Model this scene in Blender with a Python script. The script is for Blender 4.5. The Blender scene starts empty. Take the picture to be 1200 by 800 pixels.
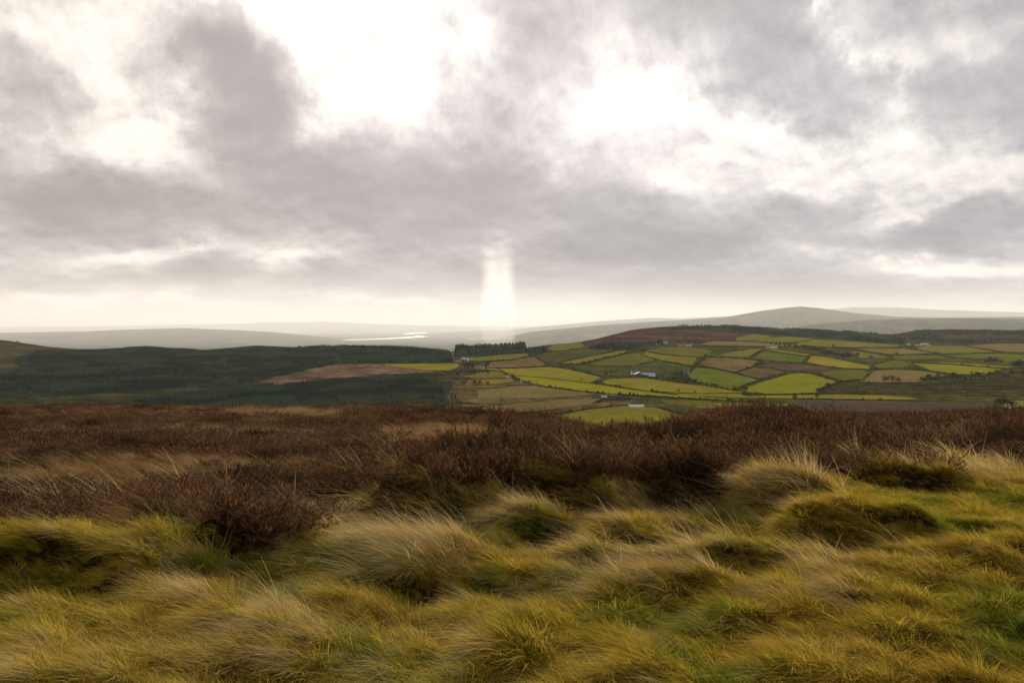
import bpy, bmesh, math, random
import numpy as np
from mathutils import Vector, Matrix
R = math.radians
scene = bpy.context.scene
COL = scene.collection

# ------------------------------------------------------------------ camera
FPX = 933.0                       # focal length in photo pixels (1200 wide)
EYE = Vector((0.0, 0.0, 1.75))
PITCH = math.atan(22.0 / FPX)     # looking slightly down
cd = bpy.data.cameras.new('camera')
cam = bpy.data.objects.new('camera', cd); COL.objects.link(cam)
cam.location = EYE
cam.rotation_euler = (R(90) - PITCH, 0, 0)
cd.sensor_width = 36.0; cd.lens = 36.0 * FPX / 1200.0
cd.clip_start = 0.05; cd.clip_end = 200000.0
scene.camera = cam

# ------------------------------------------------------------------ render look
scene.view_settings.view_transform = 'Standard'
scene.view_settings.look = 'None'
scene.view_settings.exposure = 0.44
scene.view_settings.gamma = 1.0
scene.view_settings.use_curve_mapping = False
cy = scene.cycles
cy.max_bounces = 8; cy.diffuse_bounces = 2; cy.glossy_bounces = 2
cy.transmission_bounces = 3; cy.volume_bounces = 2; cy.transparent_max_bounces = 8
cy.use_denoising = True; cy.denoiser = 'OPENIMAGEDENOISE'; cy.denoising_input_passes = 'RGB_ALBEDO_NORMAL'; cy.denoising_prefilter = 'ACCURATE'
cy.use_adaptive_sampling = True; cy.adaptive_threshold = 0.008
cy.sample_clamp_indirect = 4.0

# ------------------------------------------------------------------ sun and sky
SUN_EL, SUN_AZ = 23.0, -1.0       # degrees; azimuth from the viewing direction, + to the right
sd = bpy.data.lights.new('sun', 'SUN'); sd.energy = 4.8; sd.angle = R(4.0); sd.color = (1.0, 0.91, 0.76)
so = bpy.data.objects.new('sun', sd); COL.objects.link(so)
_d = Vector((math.sin(R(SUN_AZ)) * math.cos(R(SUN_EL)), math.cos(R(SUN_AZ)) * math.cos(R(SUN_EL)), math.sin(R(SUN_EL))))
so.rotation_euler = _d.to_track_quat('Z', 'Y').to_euler()

world = bpy.data.worlds.new('World'); scene.world = world
world.use_nodes = True
wt = world.node_tree

class NB:
    """tiny helper to write node maths"""
    def __init__(s, tree): s.t = tree
    def new(s, typ, **kw):
        n = s.t.nodes.new(typ)
        for k, v in kw.items(): setattr(n, k, v)
        return n
    def put(s, sock, v):
        if hasattr(v, 'is_output'): s.t.links.new(v, sock)
        elif v is not None: sock.default_value = v
    def m(s, op, a, b=None, c=None, clamp=False):
        n = s.new('ShaderNodeMath', operation=op, use_clamp=clamp)
        s.put(n.inputs[0], a); s.put(n.inputs[1], b); s.put(n.inputs[2], c)
        return n.outputs[0]
    def add(s, a, b): return s.m('ADD', a, b)
    def mul(s, a, b): return s.m('MULTIPLY', a, b)
    def sub(s, a, b): return s.m('SUBTRACT', a, b)
    def div(s, a, b): return s.m('DIVIDE', a, b)
    def mad(s, a, b, c): return s.m('MULTIPLY_ADD', a, b, c)
    def vec(s, x, y, z):
        n = s.new('ShaderNodeCombineXYZ')
        s.put(n.inputs[0], x); s.put(n.inputs[1], y); s.put(n.inputs[2], z)
        return n.outputs[0]
    def vm(s, op, a, b):
        n = s.new('ShaderNodeVectorMath', operation=op)
        s.put(n.inputs[0], a); s.put(n.inputs[1], b)
        return n.outputs[0]
    def noise(s, v, scale, detail=6, rough=0.55, dist=0.0, out=0, lac=2.0, dims='3D'):
        n = s.new('ShaderNodeTexNoise', noise_dimensions=dims)
        s.put(n.inputs['Vector'], v); s.put(n.inputs['Scale'], scale); s.put(n.inputs['Detail'], detail)
        s.put(n.inputs['Roughness'], rough); s.put(n.inputs['Distortion'], dist); s.put(n.inputs['Lacunarity'], lac)
        return n.outputs[out]
    def smooth(s, x, a, b, lo=0.0, hi=1.0):
        n = s.new('ShaderNodeMapRange', interpolation_type='SMOOTHSTEP')
        s.put(n.inputs[0], x); s.put(n.inputs[1], a); s.put(n.inputs[2], b); s.put(n.inputs[3], lo); s.put(n.inputs[4], hi)
        return n.outputs[0]
    def mix(s, f, a, b):
        n = s.new('ShaderNodeMix', data_type='RGBA')
        s.put(n.inputs[0], f); s.put(n.inputs[6], a); s.put(n.inputs[7], b)
        return n.outputs[2]
    def ramp(s, f, stops, interp='LINEAR'):
        n = s.new('ShaderNodeValToRGB'); cr = n.color_ramp; cr.interpolation = interp
        while len(cr.elements) < len(stops): cr.elements.new(0.5)
        for e, (p, c) in zip(cr.elements, stops): e.position = p; e.color = (*c, 1)
        s.put(n.inputs[0], f)
        return n.outputs[0]

def build_sky():
    for n in list(wt.nodes): wt.nodes.remove(n)
    b = NB(wt)
    out = b.new('ShaderNodeOutputWorld'); bg = b.new('ShaderNodeBackground')
    wt.links.new(bg.outputs[0], out.inputs[0])
    sky = b.new('ShaderNodeTexSky', sky_type='NISHITA', sun_disc=False)
    sky.sun_elevation = R(SUN_EL); sky.sun_rotation = R(SUN_AZ)
    tc = b.new('ShaderNodeTexCoord'); sep = b.new('ShaderNodeSeparateXYZ')
    wt.links.new(tc.outputs['Generated'], sep.inputs[0])
    x, y, z = sep.outputs
    az = b.mul(b.m('ARCTAN2', x, y), 57.29578)
    el = b.mul(b.m('ARCSINE', z), 57.29578)
    hr = b.m('SQRT', b.m('MAXIMUM', b.add(b.mul(x, x), b.mul(y, y)), 1e-5))
    elc = b.m('MAXIMUM', el, -1.0)
    lift = b.mul(b.m('LOGARITHM', b.mad(elc, 0.22, 1.5), 2.718282), 1.75)
    P = b.vec(b.mul(b.div(x, hr), 4.2), b.mul(b.div(y, hr), 4.2), lift)   # banks flatten towards the horizon
    # large scale turbulence that pushes the cloud banks about
    wcol = b.noise(P, 1.3, 6, 0.58, 0.0, out=1)
    ws = b.new('ShaderNodeSeparateXYZ'); wt.links.new(wcol, ws.inputs[0])
    amp = b.smooth(el, 0.0, 14.0, 0.30, 1.0)
    azw = b.add(az, b.mul(b.mul(b.sub(ws.outputs[0], 0.5), 18.0), amp))
    elw = b.add(el, b.mul(b.mul(b.sub(ws.outputs[1], 0.5), 11.0), amp))
    def blobs(lst, A, gain=1.0):
        tot = 0.0
        for (px, py, rx, ry, rot, w) in lst:
            a0 = math.degrees(math.atan((px - 600) / FPX)); e0 = math.degrees(math.atan((378 - py) / FPX * math.cos(R(a0))))
            mp = b.new('ShaderNodeMapping', vector_type='TEXTURE')
            b.put(mp.inputs['Vector'], A); mp.inputs['Location'].default_value = (a0, e0, 0)
            mp.inputs['Rotation'].default_value = (0, 0, R(rot)); mp.inputs['Scale'].default_value = (rx / 16.3, ry / 16.3, 1)
            d = b.new('ShaderNodeVectorMath', operation='DOT_PRODUCT'); b.put(d.inputs[0], mp.outputs[0]); b.put(d.inputs[1], mp.outputs[0])
            tot = b.mad(b.m('POWER', 0.3678794, d.outputs['Value']), w * gain, tot)
        return tot
    # thickness of the low grey deck: px, py, radius x, radius y, rotation, weight
    deck = [
        # dark masses
        (250, 60, 42, 40, -35, 0.9), (290, 105, 70, 45, -30, 1.0), (355, 165, 110, 48, -35, 0.9), (450, 235, 170, 52, -18, 1.0), (545, 195, 80, 55, -40, 0.8), (560, 100, 60, 80, 10, 0.55),
        (90, 228, 160, 34, 0, 0.75), (230, 258, 210, 24, 0, 0.6), (15, 95, 60, 60, 0, 0.5), (650, 250, 140, 36, -8, 0.75), (700, 290, 110, 34, 0, 0.6),
        (470, 322, 150, 22, 0, 0.6), (620, 45, 110, 55, 0, 0.55), (900, 70, 110, 52, -18, 0.75), (800, 30, 120, 30, 0, 0.35), (1125, 130, 90, 60, 0, 0.6), (1180, 90, 60, 60, 0, 0.4),
        (1062, 280, 62, 17, 0, 0.85), (1165, 252, 80, 26, 0, 0.8), (840, 285, 110, 32, 0, 0.6), (930, 250, 70, 26, -10, 0.4), (700, 190, 60, 24, 20, 0.45),
        (252, 322, 40, 13, 0, 0.8), (380, 328, 40, 9, 0, 0.5), (760, 336, 200, 18, 0, 0.5), (960, 338, 180, 11, 0, 0.45), (60, 332, 110, 12, 0, 0.35),
        # bright breaks
        (440, 72, 74, 76, -35, -2.0), (345, 0, 150, 36, -8, -1.5), (115, 95, 95, 42, -35, -0.75), (75, 165, 85, 26, -8, -0.6), (180, 160, 40, 30, 0, -0.35),
        (735, 100, 75, 34, -20, -0.85), (850, 150, 120, 24, -10, -0.6), (1010, 80, 20, 62, 12, -0.8), (975, 185, 100, 30, 0, -0.75), (790, 195, 42, 16, 0, -0.45), (620, 190, 26, 20, 0, -0.4),
        (1045, 245, 40, 13, 25, -0.95), (930, 222, 34, 12, 15, -0.5), (1050, 310, 60, 12, -5, -0.9), (1150, 318, 60, 10, 0, -0.8), (200, 300, 110, 12, 5, -0.75), (60, 352, 90, 9, 0, -0.7), (230, 348, 90, 10, -3, -0.75), (330, 308, 40, 10, 10, -0.7),
        (425, 350, 80, 11, 0, -0.85), (578, 288, 32, 26, 0, -0.65), (962, 5, 9, 18, 20, -1.1), (1130, 205, 110, 16, 8, -0.6), (120, 15, 140, 24, 0, -0.4), (720, 312, 50, 9, 0, -0.4),
        (1080, 55, 60, 18, 0, -0.35), (860, 318, 40, 8, 0, -0.35),
    ]
    T0 = blobs(deck, b.vec(azw, elw, 0.0), 1.6)
    def puff(v):                                           # rounded cauliflower heads
        n = b.new('ShaderNodeTexVoronoi', feature='F1', normalize=True)
        b.put(n.inputs['Vector'], v); n.inputs['Scale'].default_value = 2.3; n.inputs['Detail'].default_value = 1.5
        n.inputs['Roughness'].default_value = 0.5
        return b.sub(0.5, n.outputs['Distance'])
    PW = b.vm('ADD', P, b.vm('MULTIPLY', wcol, (0.35, 0.35, 0.35)))
    PF = puff(PW)
    n1 = b.add(b.noise(P, 1.9, 9, 0.59, 0.0), b.mul(PF, 0.34))                   # billows
    P2 = b.vm('ADD', P, (0.015, 0.0, 0.06))                 # same field a little nearer the sun
    n2 = b.add(b.noise(P2, 1.9, 9, 0.59, 0.0), b.mul(PF, 0.34))
    n3 = b.noise(b.vm('ADD', P, (9.1, 4.2, 7.0)), 1.1, 4, 0.5, 0.0)
    T = b.add(b.add(T0, b.mul(b.sub(n1, 0.5), 2.5)), b.mul(b.sub(n3, 0.5), 2.6))
    T = b.add(T, b.smooth(el, 6.0, 0.5, 0.36, 1.0))
    T = b.add(T, b.mul(b.sub(b.smooth(T, 0.0, 0.32), 0.5), 0.16))   # firmer cloud margins
    rel = b.mul(b.sub(n2, n1), 4.6)                        # sunward flanks of the billows are brighter
    # light that comes through the deck
    Tp = b.m('MAXIMUM', b.add(T, 0.55), 0.0)
    tr = b.m('EXPONENT', b.mul(Tp, -0.95))
    lit = b.mul(tr, b.m('MAXIMUM', b.add(rel, 1.0), 0.35))
    # glow round the hidden sun
    g = blobs([(450, 60, 330, 230, -15, 1.0), (800, 120, 260, 120, 0, 0.45), (250, 345, 420, 45, 0, 0.3), (1130, 310, 160, 40, 0, 0.25)], b.vec(az, el, 0.0))
    peak = b.mad(g, 1.4, 0.85)
    base = b.mad(g, 0.06, 0.24)
    val = b.add(base, b.mul(lit, b.sub(peak, base)))
    val = b.mul(b.sub(1.0, b.m('EXPONENT', b.mul(val, -1.55))), 0.92)      # the brightest cloud rolls off gently
    # tint: cream on the left and low down, cool grey to the right
    side = b.smooth(az, -30.0, 34.0)
    dark = b.mix(side, (1.0, 0.90, 0.865, 1), (0.985, 0.94, 0.955, 1))
    lite = b.mix(side, (1.0, 0.925, 0.845, 1), (1.0, 0.94, 0.90, 1))
    low = b.smooth(el, 0.0, 9.0, 1.0, 0.0)
    lite = b.mix(b.mul(low, 0.6), lite, (1.0, 0.915, 0.80, 1))
    tint = b.mix(b.smooth(lit, 0.1, 0.7), dark, lite)
    cl = b.vm('MULTIPLY', tint, b.vec(val, val, val))
    # the clear sky shows where the deck is torn open away from the sun
    hole = b.mul(b.mul(b.smooth(T, -0.3, -0.8), b.smooth(az, 15.0, 19.0)), b.smooth(el, 15.0, 18.0))
    skyc = b.vm('MULTIPLY', sky.outputs[0], (0.06, 0.06, 0.06))
    fin = b.mix(b.mul(hole, 0.75), cl, skyc)
    # below the horizon (never seen past the ground): dull earth
    fin = b.mix(b.smooth(el, -1.0, -4.0), fin, (0.06, 0.055, 0.045, 1))
    wt.links.new(fin, bg.inputs[0]); bg.inputs[1].default_value = 1.0
build_sky()
world.cycles.sampling_method = 'MANUAL'; world.cycles.sample_map_resolution = 1024

# ------------------------------------------------------------------ numpy noise
_rng = np.random.default_rng(7)
_PERM = np.concatenate([_rng.permutation(256)] * 3)
_GA = _rng.uniform(0, 2 * np.pi, 256); _GX, _GY = np.cos(_GA), np.sin(_GA)
def pn(x, y, seed=0):
    """gradient noise, about -0.7..0.7"""
    x = np.asarray(x, float) + seed * 17.31; y = np.asarray(y, float) + seed * 9.77
    xi = np.floor(x).astype(np.int64); yi = np.floor(y).astype(np.int64)
    xf, yf = x - xi, y - yi
    u = xf * xf * xf * (xf * (xf * 6 - 15) + 10); v = yf * yf * yf * (yf * (yf * 6 - 15) + 10)
    def g(ix, iy, dx, dy):
        h = _PERM[_PERM[ix & 255] + (iy & 255)]
        return _GX[h] * dx + _GY[h] * dy
    a = g(xi, yi, xf, yf); b = g(xi + 1, yi, xf - 1, yf); c = g(xi, yi + 1, xf, yf - 1); d = g(xi + 1, yi + 1, xf - 1, yf - 1)
    return (a + u * (b - a)) * (1 - v) + (c + u * (d - c)) * v
def fbm(x, y, oct=4, seed=0, gain=0.5):
    t = 0.0; a = 1.0
    for i in range(oct):
        t = t + a * pn(np.asarray(x) * 2 ** i, np.asarray(y) * 2 ** i, seed + i); a *= gain
    return t
def sstep(a, b, x):
    t = np.clip((np.asarray(x, float) - a) / (b - a), 0, 1); return t * t * (3 - 2 * t)
def pchip(xk, yk, x):
    """monotone cubic through knots"""
    xk = np.asarray(xk, float); yk = np.asarray(yk, float); x = np.clip(x, xk[0], xk[-1])
    h = np.diff(xk); d = np.diff(yk) / h
    m = np.zeros_like(yk); m[0], m[-1] = d[0], d[-1]
    for i in range(1, len(xk) - 1):
        if d[i - 1] * d[i] > 0:
            w1, w2 = 2 * h[i] + h[i - 1], h[i] + 2 * h[i - 1]
            m[i] = (w1 + w2) / (w1 / d[i - 1] + w2 / d[i])
    i = np.clip(np.searchsorted(xk, x, side='right') - 1, 0, len(xk) - 2)
    t = (x - xk[i]) / h[i]
    return ((1 + 2 * t) * (1 - t) ** 2) * yk[i] + t * (1 - t) ** 2 * h[i] * m[i] + t * t * (3 - 2 * t) * yk[i + 1] + t * t * (t - 1) * h[i] * m[i + 1]

# ------------------------------------------------------------------ survey helpers: pixel of the photograph <-> point in the place
CP, SP = math.cos(PITCH), math.sin(PITCH)
def ray(px, py):
    a = (np.asarray(px, float) - 600) / FPX; b = (400 - np.asarray(py, float)) / FPX
    return a, CP + b * SP, b * CP - SP            # world direction (x right, y ahead, z up)
def project(x, y, z):
    z = z - EYE.z
    f = y * CP - z * SP; f = np.where(f > 1e-3, f, 1e-3)
    return 600 + FPX * x / f, 400 - FPX * (y * SP + z * CP) / f
def z_on_ray(px, py, y):
    a, d, e = ray(px, py)
    return EYE.z + y * e / d

# ------------------------------------------------------------------ the lie of the land, surveyed as profiles: bearing -> (distance, drop)
KN = [400, 820, 900, 1000, 1150, 1350, 1600, 1850, 2100, 2400, 2700, 3000, 3400, 4000, 5000]
PROF = {
    -250: [520, 497, 482, 467, 452, 434, 420, 410, 402, 395, 398, 404, 411, 418, 416],
    0:    [520, 497, 482, 468, 453, 435, 421, 412, 405, 398, 401, 406, 411, 420, 416],
    30:   [520, 497, 482, 468, 453, 435, 422, 413, 407, 402.5, 404, 408, 412, 420, 416],
    60:   [520, 497, 482, 468, 453, 435, 422, 414, 409, 406.5, 408, 411, 414, 420, 416],
    100:  [520, 497, 482, 468, 453, 435, 422, 415, 411, 409, 411, 413, 416, 421, 416],
    170:  [520, 497, 482, 468, 454, 435, 422, 414, 410, 406.5, 409, 412, 416, 421, 416],
    240:  [520, 497, 483, 469, 454, 437, 424, 416, 411.5, 411, 413, 415, 418, 421, 416],
    300:  [520, 498, 484, 469, 454, 437, 424, 415, 409, 405.5, 409, 414, 418, 421, 416],
    345:  [520, 498, 484, 469, 453, 436, 424, 415, 410, 407.5, 411, 415, 418, 422, 417],
    400:  [520, 498, 484, 469, 452, 436, 424, 413, 405, 406, 410, 416, 420, 422, 417],
    470:  [520, 498, 484, 468, 452, 435, 423, 413, 406, 408, 413, 418, 422, 423, 418],
    530:  [520, 498, 484, 467, 451, 433, 420, 414, 412, 415, 419, 423, 426, 424, 419],
    600:  [520, 498, 484, 467, 450, 432, 418, 413, 411, 414, 418, 424, 428, 425, 420],
    640:  [520, 499, 486, 468, 450, 431, 418, 409, 404.5, 408, 413, 419, 424, 423, 420],
    680:  [520, 500, 490, 470, 451, 434, 420, 409, 402.5, 400.5, 403, 409, 416, 418, 415],
    740:  [520, 500, 488, 470, 453, 436, 421, 409, 401, 394, 388.5, 386.5, 390, 400, 408],
    770:  [520, 500, 488, 470, 453, 436, 421, 410, 402, 395, 388, 383.5, 385, 397, 406],
    800:  [520, 500, 488, 469, 453, 436, 422, 411, 403, 396, 388.5, 382.5, 383, 395, 405],
    850:  [520, 501, 489, 470, 455, 438, 423, 412, 404, 397, 390, 384, 382.5, 393, 404],
    900:  [520, 502, 490, 472, 457, 440, 424, 413, 404, 398, 392.5, 387, 384.5, 394, 404],
    1000: [520, 502, 490, 473, 457, 441, 427, 416, 407.5, 402, 398.5, 393, 389.5, 396, 404],
    1040: [520, 502, 490, 473, 457, 442, 428, 417, 409, 404, 401, 397, 392, 393, 402],
    1070: [520, 502, 490, 473, 457, 442, 428, 418, 410, 405, 402, 397.5, 390, 388, 397],
    1100: [520, 502, 490, 473, 458, 442, 429, 418, 411, 406, 401.5, 397, 389, 386, 395],
    1200: [520, 502, 490, 473, 458, 443, 430, 420, 412, 406, 401, 396, 389.5, 387, 395],
    1450: [520, 502, 490, 473, 458, 443, 430, 420, 412, 406, 401, 395, 388, 385, 394],
}
_PX = np.array(sorted(PROF)); _PU = (_PX - 600) / FPX
_LK = np.log(np.array(KN, float))
_LG = np.linspace(_LK[0], _LK[-1], 160)
_TABZ = np.array([pchip(_LK, [float(z_on_ray(p, v, y)) for v, y in zip(PROF[p], KN)], _LG) for p in _PX])
_UG = np.linspace(_PU[0], _PU[-1], 240)
_TAB = np.array([pchip(_PU, _TABZ[:, j], _UG) for j in range(len(_LG))]).T
for _ in range(2):                                            # soften the joins between bearings
    _p = np.pad(_TAB, ((1, 1), (0, 0)), mode='edge'); _TAB = _p[:-2] * .25 + _p[1:-1] * .5 + _p[2:] * .25
SEA = -214.0
FAR_RIDGES = [   # distance, half depth, skyline (pixel column, pixel row)
    (8500, 1100, [(-300, 405), (540, 405), (585, 397), (620, 389), (700, 381), (760, 377), (800, 375), (850, 371.5), (890, 364.5), (920, 360.5), (938, 359), (960, 361), (1000, 366.5), (1050, 371), (1100, 372), (1200, 371), (1500, 368)]),
    (6700, 650, [(-300, 425), (850, 420), (900, 388), (960, 379), (1010, 375), (1060, 373.5), (1130, 373), (1200, 373.5), (1500, 371)]),
    (14000, 1700, [(-300, 393), (480, 392), (540, 388.5), (600, 386), (650, 381), (700, 376.5), (760, 372.5), (800, 373), (900, 368), (960, 363), (1000, 359.8), (1050, 360), (1100, 363), (1200, 366), (1500, 370)]),
    (21000, 2600, [(-300, 383), (0, 383), (120, 382), (200, 380.5), (285, 379), (318, 377), (345, 378), (378, 376.6), (400, 377.5), (440, 379.5), (500, 381.5), (600, 382.5), (700, 381), (1500, 381)]),
    (10000, 1300, [(-300, 387), (0, 390), (100, 388), (150, 386), (215, 384.3), (260, 386), (320, 389), (370, 394), (420, 399.5), (1500, 399.5)]),
    (17000, 700, [(-300, 392), (440, 392), (488, 391.5), (515, 388.8), (540, 387.6), (600, 387.8), (700, 389), (1500, 392)]),
]
def z_far(x, y):
    x, y = np.broadcast_arrays(np.asarray(x, float), np.asarray(y, float))
    yy = np.maximum(y, 50.0); u = np.clip(x / yy, _UG[0], _UG[-1])
    ly = np.clip(np.log(yy), _LG[0], _LG[-1])
    fu = (u - _UG[0]) / (_UG[1] - _UG[0]); iu = np.clip(fu.astype(int), 0, len(_UG) - 2); tu = fu - iu
    fl = (ly - _LG[0]) / (_LG[1] - _LG[0]); il = np.clip(fl.astype(int), 0, len(_LG) - 2); tl = fl - il
    z = (_TAB[iu, il] * (1 - tu) + _TAB[iu + 1, il] * tu) * (1 - tl) + (_TAB[iu, il + 1] * (1 - tu) + _TAB[iu + 1, il + 1] * tu) * tl
    z = z + fbm(x / 260, y / 260, 3, 3) * 2.2 * sstep(500, 1100, y)
    z = z + (fbm(x / 170, y / 110, 2, 9) * 6.5 - 2.0) * sstep(-.06, -.14, u) * sstep(1080, 1250, y) * sstep(2050, 1800, y)     # folds in the wooded hillside
    plain = SEA - 3.0 + fbm(x / 2500, y / 2500, 3, 5) * 3.0
    z = z + (plain - z) * sstep(4300, 6200, y)
    px = 600 + FPX * x / yy
    for (y0, sy, sk) in FAR_RIDGES:
        w = np.exp(-((y - y0) / sy) ** 2)
        c = np.interp(px, [s[0] for s in sk], [s[1] for s in sk])
        zt = EYE.z + y0 * (378.0 - c) / FPX
        rough = 1.0 + 0.10 * fbm(x / 900, y / 900, 4, 11)
        z = np.maximum(z, plain + np.maximum(zt - plain, 0) * w * np.where(w > 0.8, 1.0, rough))
    return z

# near moor: slopes gently away from the camera to a crest, then falls to the valley
_MY = [-3000, -300, 0, 4, 6, 12, 20, 30, 45, 60, 80, 160]
_MZ = [60, 12, 0.0, 0, -0.06, -0.40, -1.08, -2.05, -3.42, -4.75, -6.6, -14.5]
_CU = [(-0.9, 70), (-0.64, 70), (-0.32, 64), (-0.16, 60), (-0.05, 46), (0.04, 37), (0.13, 31), (0.21, 28), (0.32, 30), (0.43, 34), (0.54, 40), (0.64, 48), (0.9, 55)]
HUMPS = [  # tussock banks: pixel column and row of the crown, half width m, height m, depth behind m
    (60, 612, 0.95, 0.42, 0.9), (200, 598, 0.5, 0.30, 0.6), (110, 690, 0.62, 0.24, 0.6), (395, 668, 0.42, 0.22, 0.6), (185, 645, 0.3, 0.16, 0.4),
    (505, 560, 0.75, 0.42, 0.9), (660, 552, 0.6, 0.40, 0.9), (800, 552, 0.62, 0.38, 0.9), (930, 548, 0.45, 0.50, 0.8), (1010, 588, 0.75, 0.34, 1.0),
    (975, 672, 0.35, 0.26, 0.5), (870, 705, 0.35, 0.14, 0.5), (700, 755, 0.45, 0.16, 0.5), (1090, 728, 0.42, 0.17, 0.5), (470, 640, 0.8, 0.22, 0.6),
    (330, 745, 0.4, 0.17, 0.5), (230, 752, 0.45, 0.20, 0.5), (620, 600, 0.5, 0.20, 0.6), (1140, 640, 0.6, 0.16, 0.6), (880, 785, 0.5, 0.15, 0.5),
    (30, 770, 0.4, 0.15, 0.5), (560, 690, 0.35, 0.12, 0.4), (740, 610, 0.4, 0.18, 0.5), (1080, 545, 0.7, 0.30, 0.9), (280, 605, 0.6, 0.34, 0.9),
]
def z_slope(x, y):
    x, y = np.broadcast_arrays(np.asarray(x, float), np.asarray(y, float))
    z = np.interp(y, _MY, _MZ)
    yk = np.linspace(-20, 160, 361); zk = np.interp(yk, _MY, _MZ); zk = np.convolve(np.pad(zk, 8, mode='edge'), np.ones(17) / 17, 'valid')
    z = np.where((y > -15) & (y < 150), np.interp(y, yk, zk), z)
    u = np.where(y > 8, x / np.maximum(y, 8), 0)
    c = np.interp(u, [a for a, b in _CU], [b for a, b in _CU])
    k = np.where(y > 10, y - c, -30.0)
    z = z - 0.075 * 5 * np.log1p(np.exp(np.clip(k / 5, -30, 30)))
    z = z - 0.42 * np.exp(-((x - 0.13 * y) / (0.075 * np.maximum(y, 5))) ** 2) * sstep(16, 28, y)
    z = z + 0.25 * np.exp(-((x - 0.31 * y) / (0.09 * np.maximum(y, 5))) ** 2) * sstep(14, 24, y)
    return z
def _hump_points():
    out = []
    for (px, py, a, h, d) in HUMPS:
        dx, dy, dz = (float(v) for v in ray(px, py))
        y = 3.0
        while y < 60:                                     # first meeting of the sight line with the crown height
            if EYE.z + y * dz / dy <= float(z_slope(y * dx / dy, y)) + h: break
            y += 0.01
        k = 1.0 - 0.6 * float(sstep(600, 690, py)); out.append((y * dx / dy, y, a, h * k, d))
    return out
_HP = [(x, y, a * .86, h, d) for x, y, a, h, d in _hump_points()]
def z_hump(x, y):
    t = np.zeros(np.broadcast(x, y).shape); pit = np.zeros(t.shape)
    for (hx, hy, a, h, d) in _HP:
        dx = x - hx; dy = y - hy - 0.25 * dx * dx / a * 0.3 + 0.30 * fbm(x * 1.6, y * 1.6, 2, 31)
        pit = np.maximum(pit, h * 0.30 * np.exp(-(dx / a) ** 4) * np.exp(-((dy + 0.42) / 0.26) ** 2))
        t = np.maximum(t, 0.76 * h * (1 + 0.5 * pn(x * 1.7, y * 1.7, 37)) * np.exp(-(dx / a) ** 4 * 0.7) * np.where(dy < 0, np.exp(-(dy / 0.24) ** 2), np.exp(-(dy / d) ** 2)))
    return t - pit
def z_ground(x, y):
    x, y = np.broadcast_arrays(np.asarray(x, float), np.asarray(y, float))
    m = z_slope(x, y)
    near = sstep(120, 60, y)
    m = m + near * (0.11 * fbm(x / 2.6, y / 1.6, 3, 21) + 0.15 * np.maximum(fbm(x / 0.8, y / 0.55, 3, 27), -.25) * sstep(22, 12, y) + 0.16 * fbm(x / 9, y / 7, 2, 41) * sstep(6, 20, y) + 0.05 * np.abs(pn(x * 1.3, y * 2.0, 51)))
    sel = (y > 2) & (y < 40)
    if sel.any():
        hz = np.zeros(x.shape); hz[sel] = z_hump(x[sel], y[sel]); m = m + hz
    w = sstep(150, 380, y)
    return m * (1 - w) + np.where(w > 0, z_far(x, y), 0) * w

def sight(px, py, y0=300.0, y1=16000.0, n=1500):
    """where the sight line of a pixel meets the land beyond the crest; if it clears everything, the nearest pass"""
    px, py = np.broadcast_arrays(np.atleast_1d(np.asarray(px, float)), np.atleast_1d(np.asarray(py, float)))
    ys = np.geomspace(y0, y1, n)
    a, d, e = ray(px, py)
    X = (a / d)[:, None] * ys; Z = EYE.z + (e / d)[:, None] * ys
    gap = Z - z_ground(X, np.broadcast_to(ys, X.shape))
    hit = gap <= 0
    k = np.where(hit.any(1), hit.argmax(1), gap[:, :int(n * .66)].argmin(1))
    k = np.maximum(k, 1); r = np.arange(len(k))
    g0, g1 = gap[r, k - 1], gap[r, k]
    t = np.where(hit.any(1), np.clip(g0 / np.maximum(g0 - g1, 1e-6), 0, 1), 1.0)
    y = ys[k - 1] + t * (ys[k] - ys[k - 1])
    x = a / d * y
    return x, y

# ------------------------------------------------------------------ object helpers
def tag(o, label=None, cat=None, group=None, kind=None):
    if label: o['label'] = label
    if cat: o['category'] = cat
    if group: o['group'] = group
    if kind: o['kind'] = kind
    return o
def mesh_np(name, V, Fq, mats, smooth=False, attrs=None, link=True, midx=None):
    """mesh from numpy; Fq: (n,k) faces"""
    me = bpy.data.meshes.new(name)
    V = np.ascontiguousarray(V, np.float32); Fq = np.ascontiguousarray(Fq, np.int32)
    n, k = Fq.shape
    me.vertices.add(len(V)); me.vertices.foreach_set('co', V.ravel())
    me.loops.add(n * k); me.loops.foreach_set('vertex_index', Fq.ravel())
    me.polygons.add(n); me.polygons.foreach_set('loop_start', np.arange(0, n * k, k, dtype=np.int32))
    try: me.polygons.foreach_set('loop_total', np.full(n, k, np.int32))
    except Exception: pass
    for m in (mats if isinstance(mats, (list, tuple)) else [mats]): me.materials.append(m)
    if midx is not None: me.polygons.foreach_set('material_index', np.asarray(midx, np.int32))
    me.polygons.foreach_set('use_smooth', np.full(n, smooth, bool))
    for an, (typ, dat) in (attrs or {}).items():
        at = me.attributes.new(an, typ, 'POINT')
        at.data.foreach_set('color' if typ == 'FLOAT_COLOR' else 'value', np.ascontiguousarray(dat, np.float32).ravel())
    me.update(); me.validate()
    o = bpy.data.objects.new(name, me)
    if link: COL.objects.link(o)
    return o
def in_poly(px, py, poly):
    poly = np.asarray(poly, float); r = np.zeros(np.shape(px), bool)
    x0, y0 = poly[-1]
    for x1, y1 in poly:
        c = ((y1 > py) != (y0 > py)) & (px < (x0 - x1) * (py - y1) / ((y0 - y1) if y0 != y1 else 1e-9) + x1)
        r ^= c; x0, y0 = x1, y1
    return r

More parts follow.
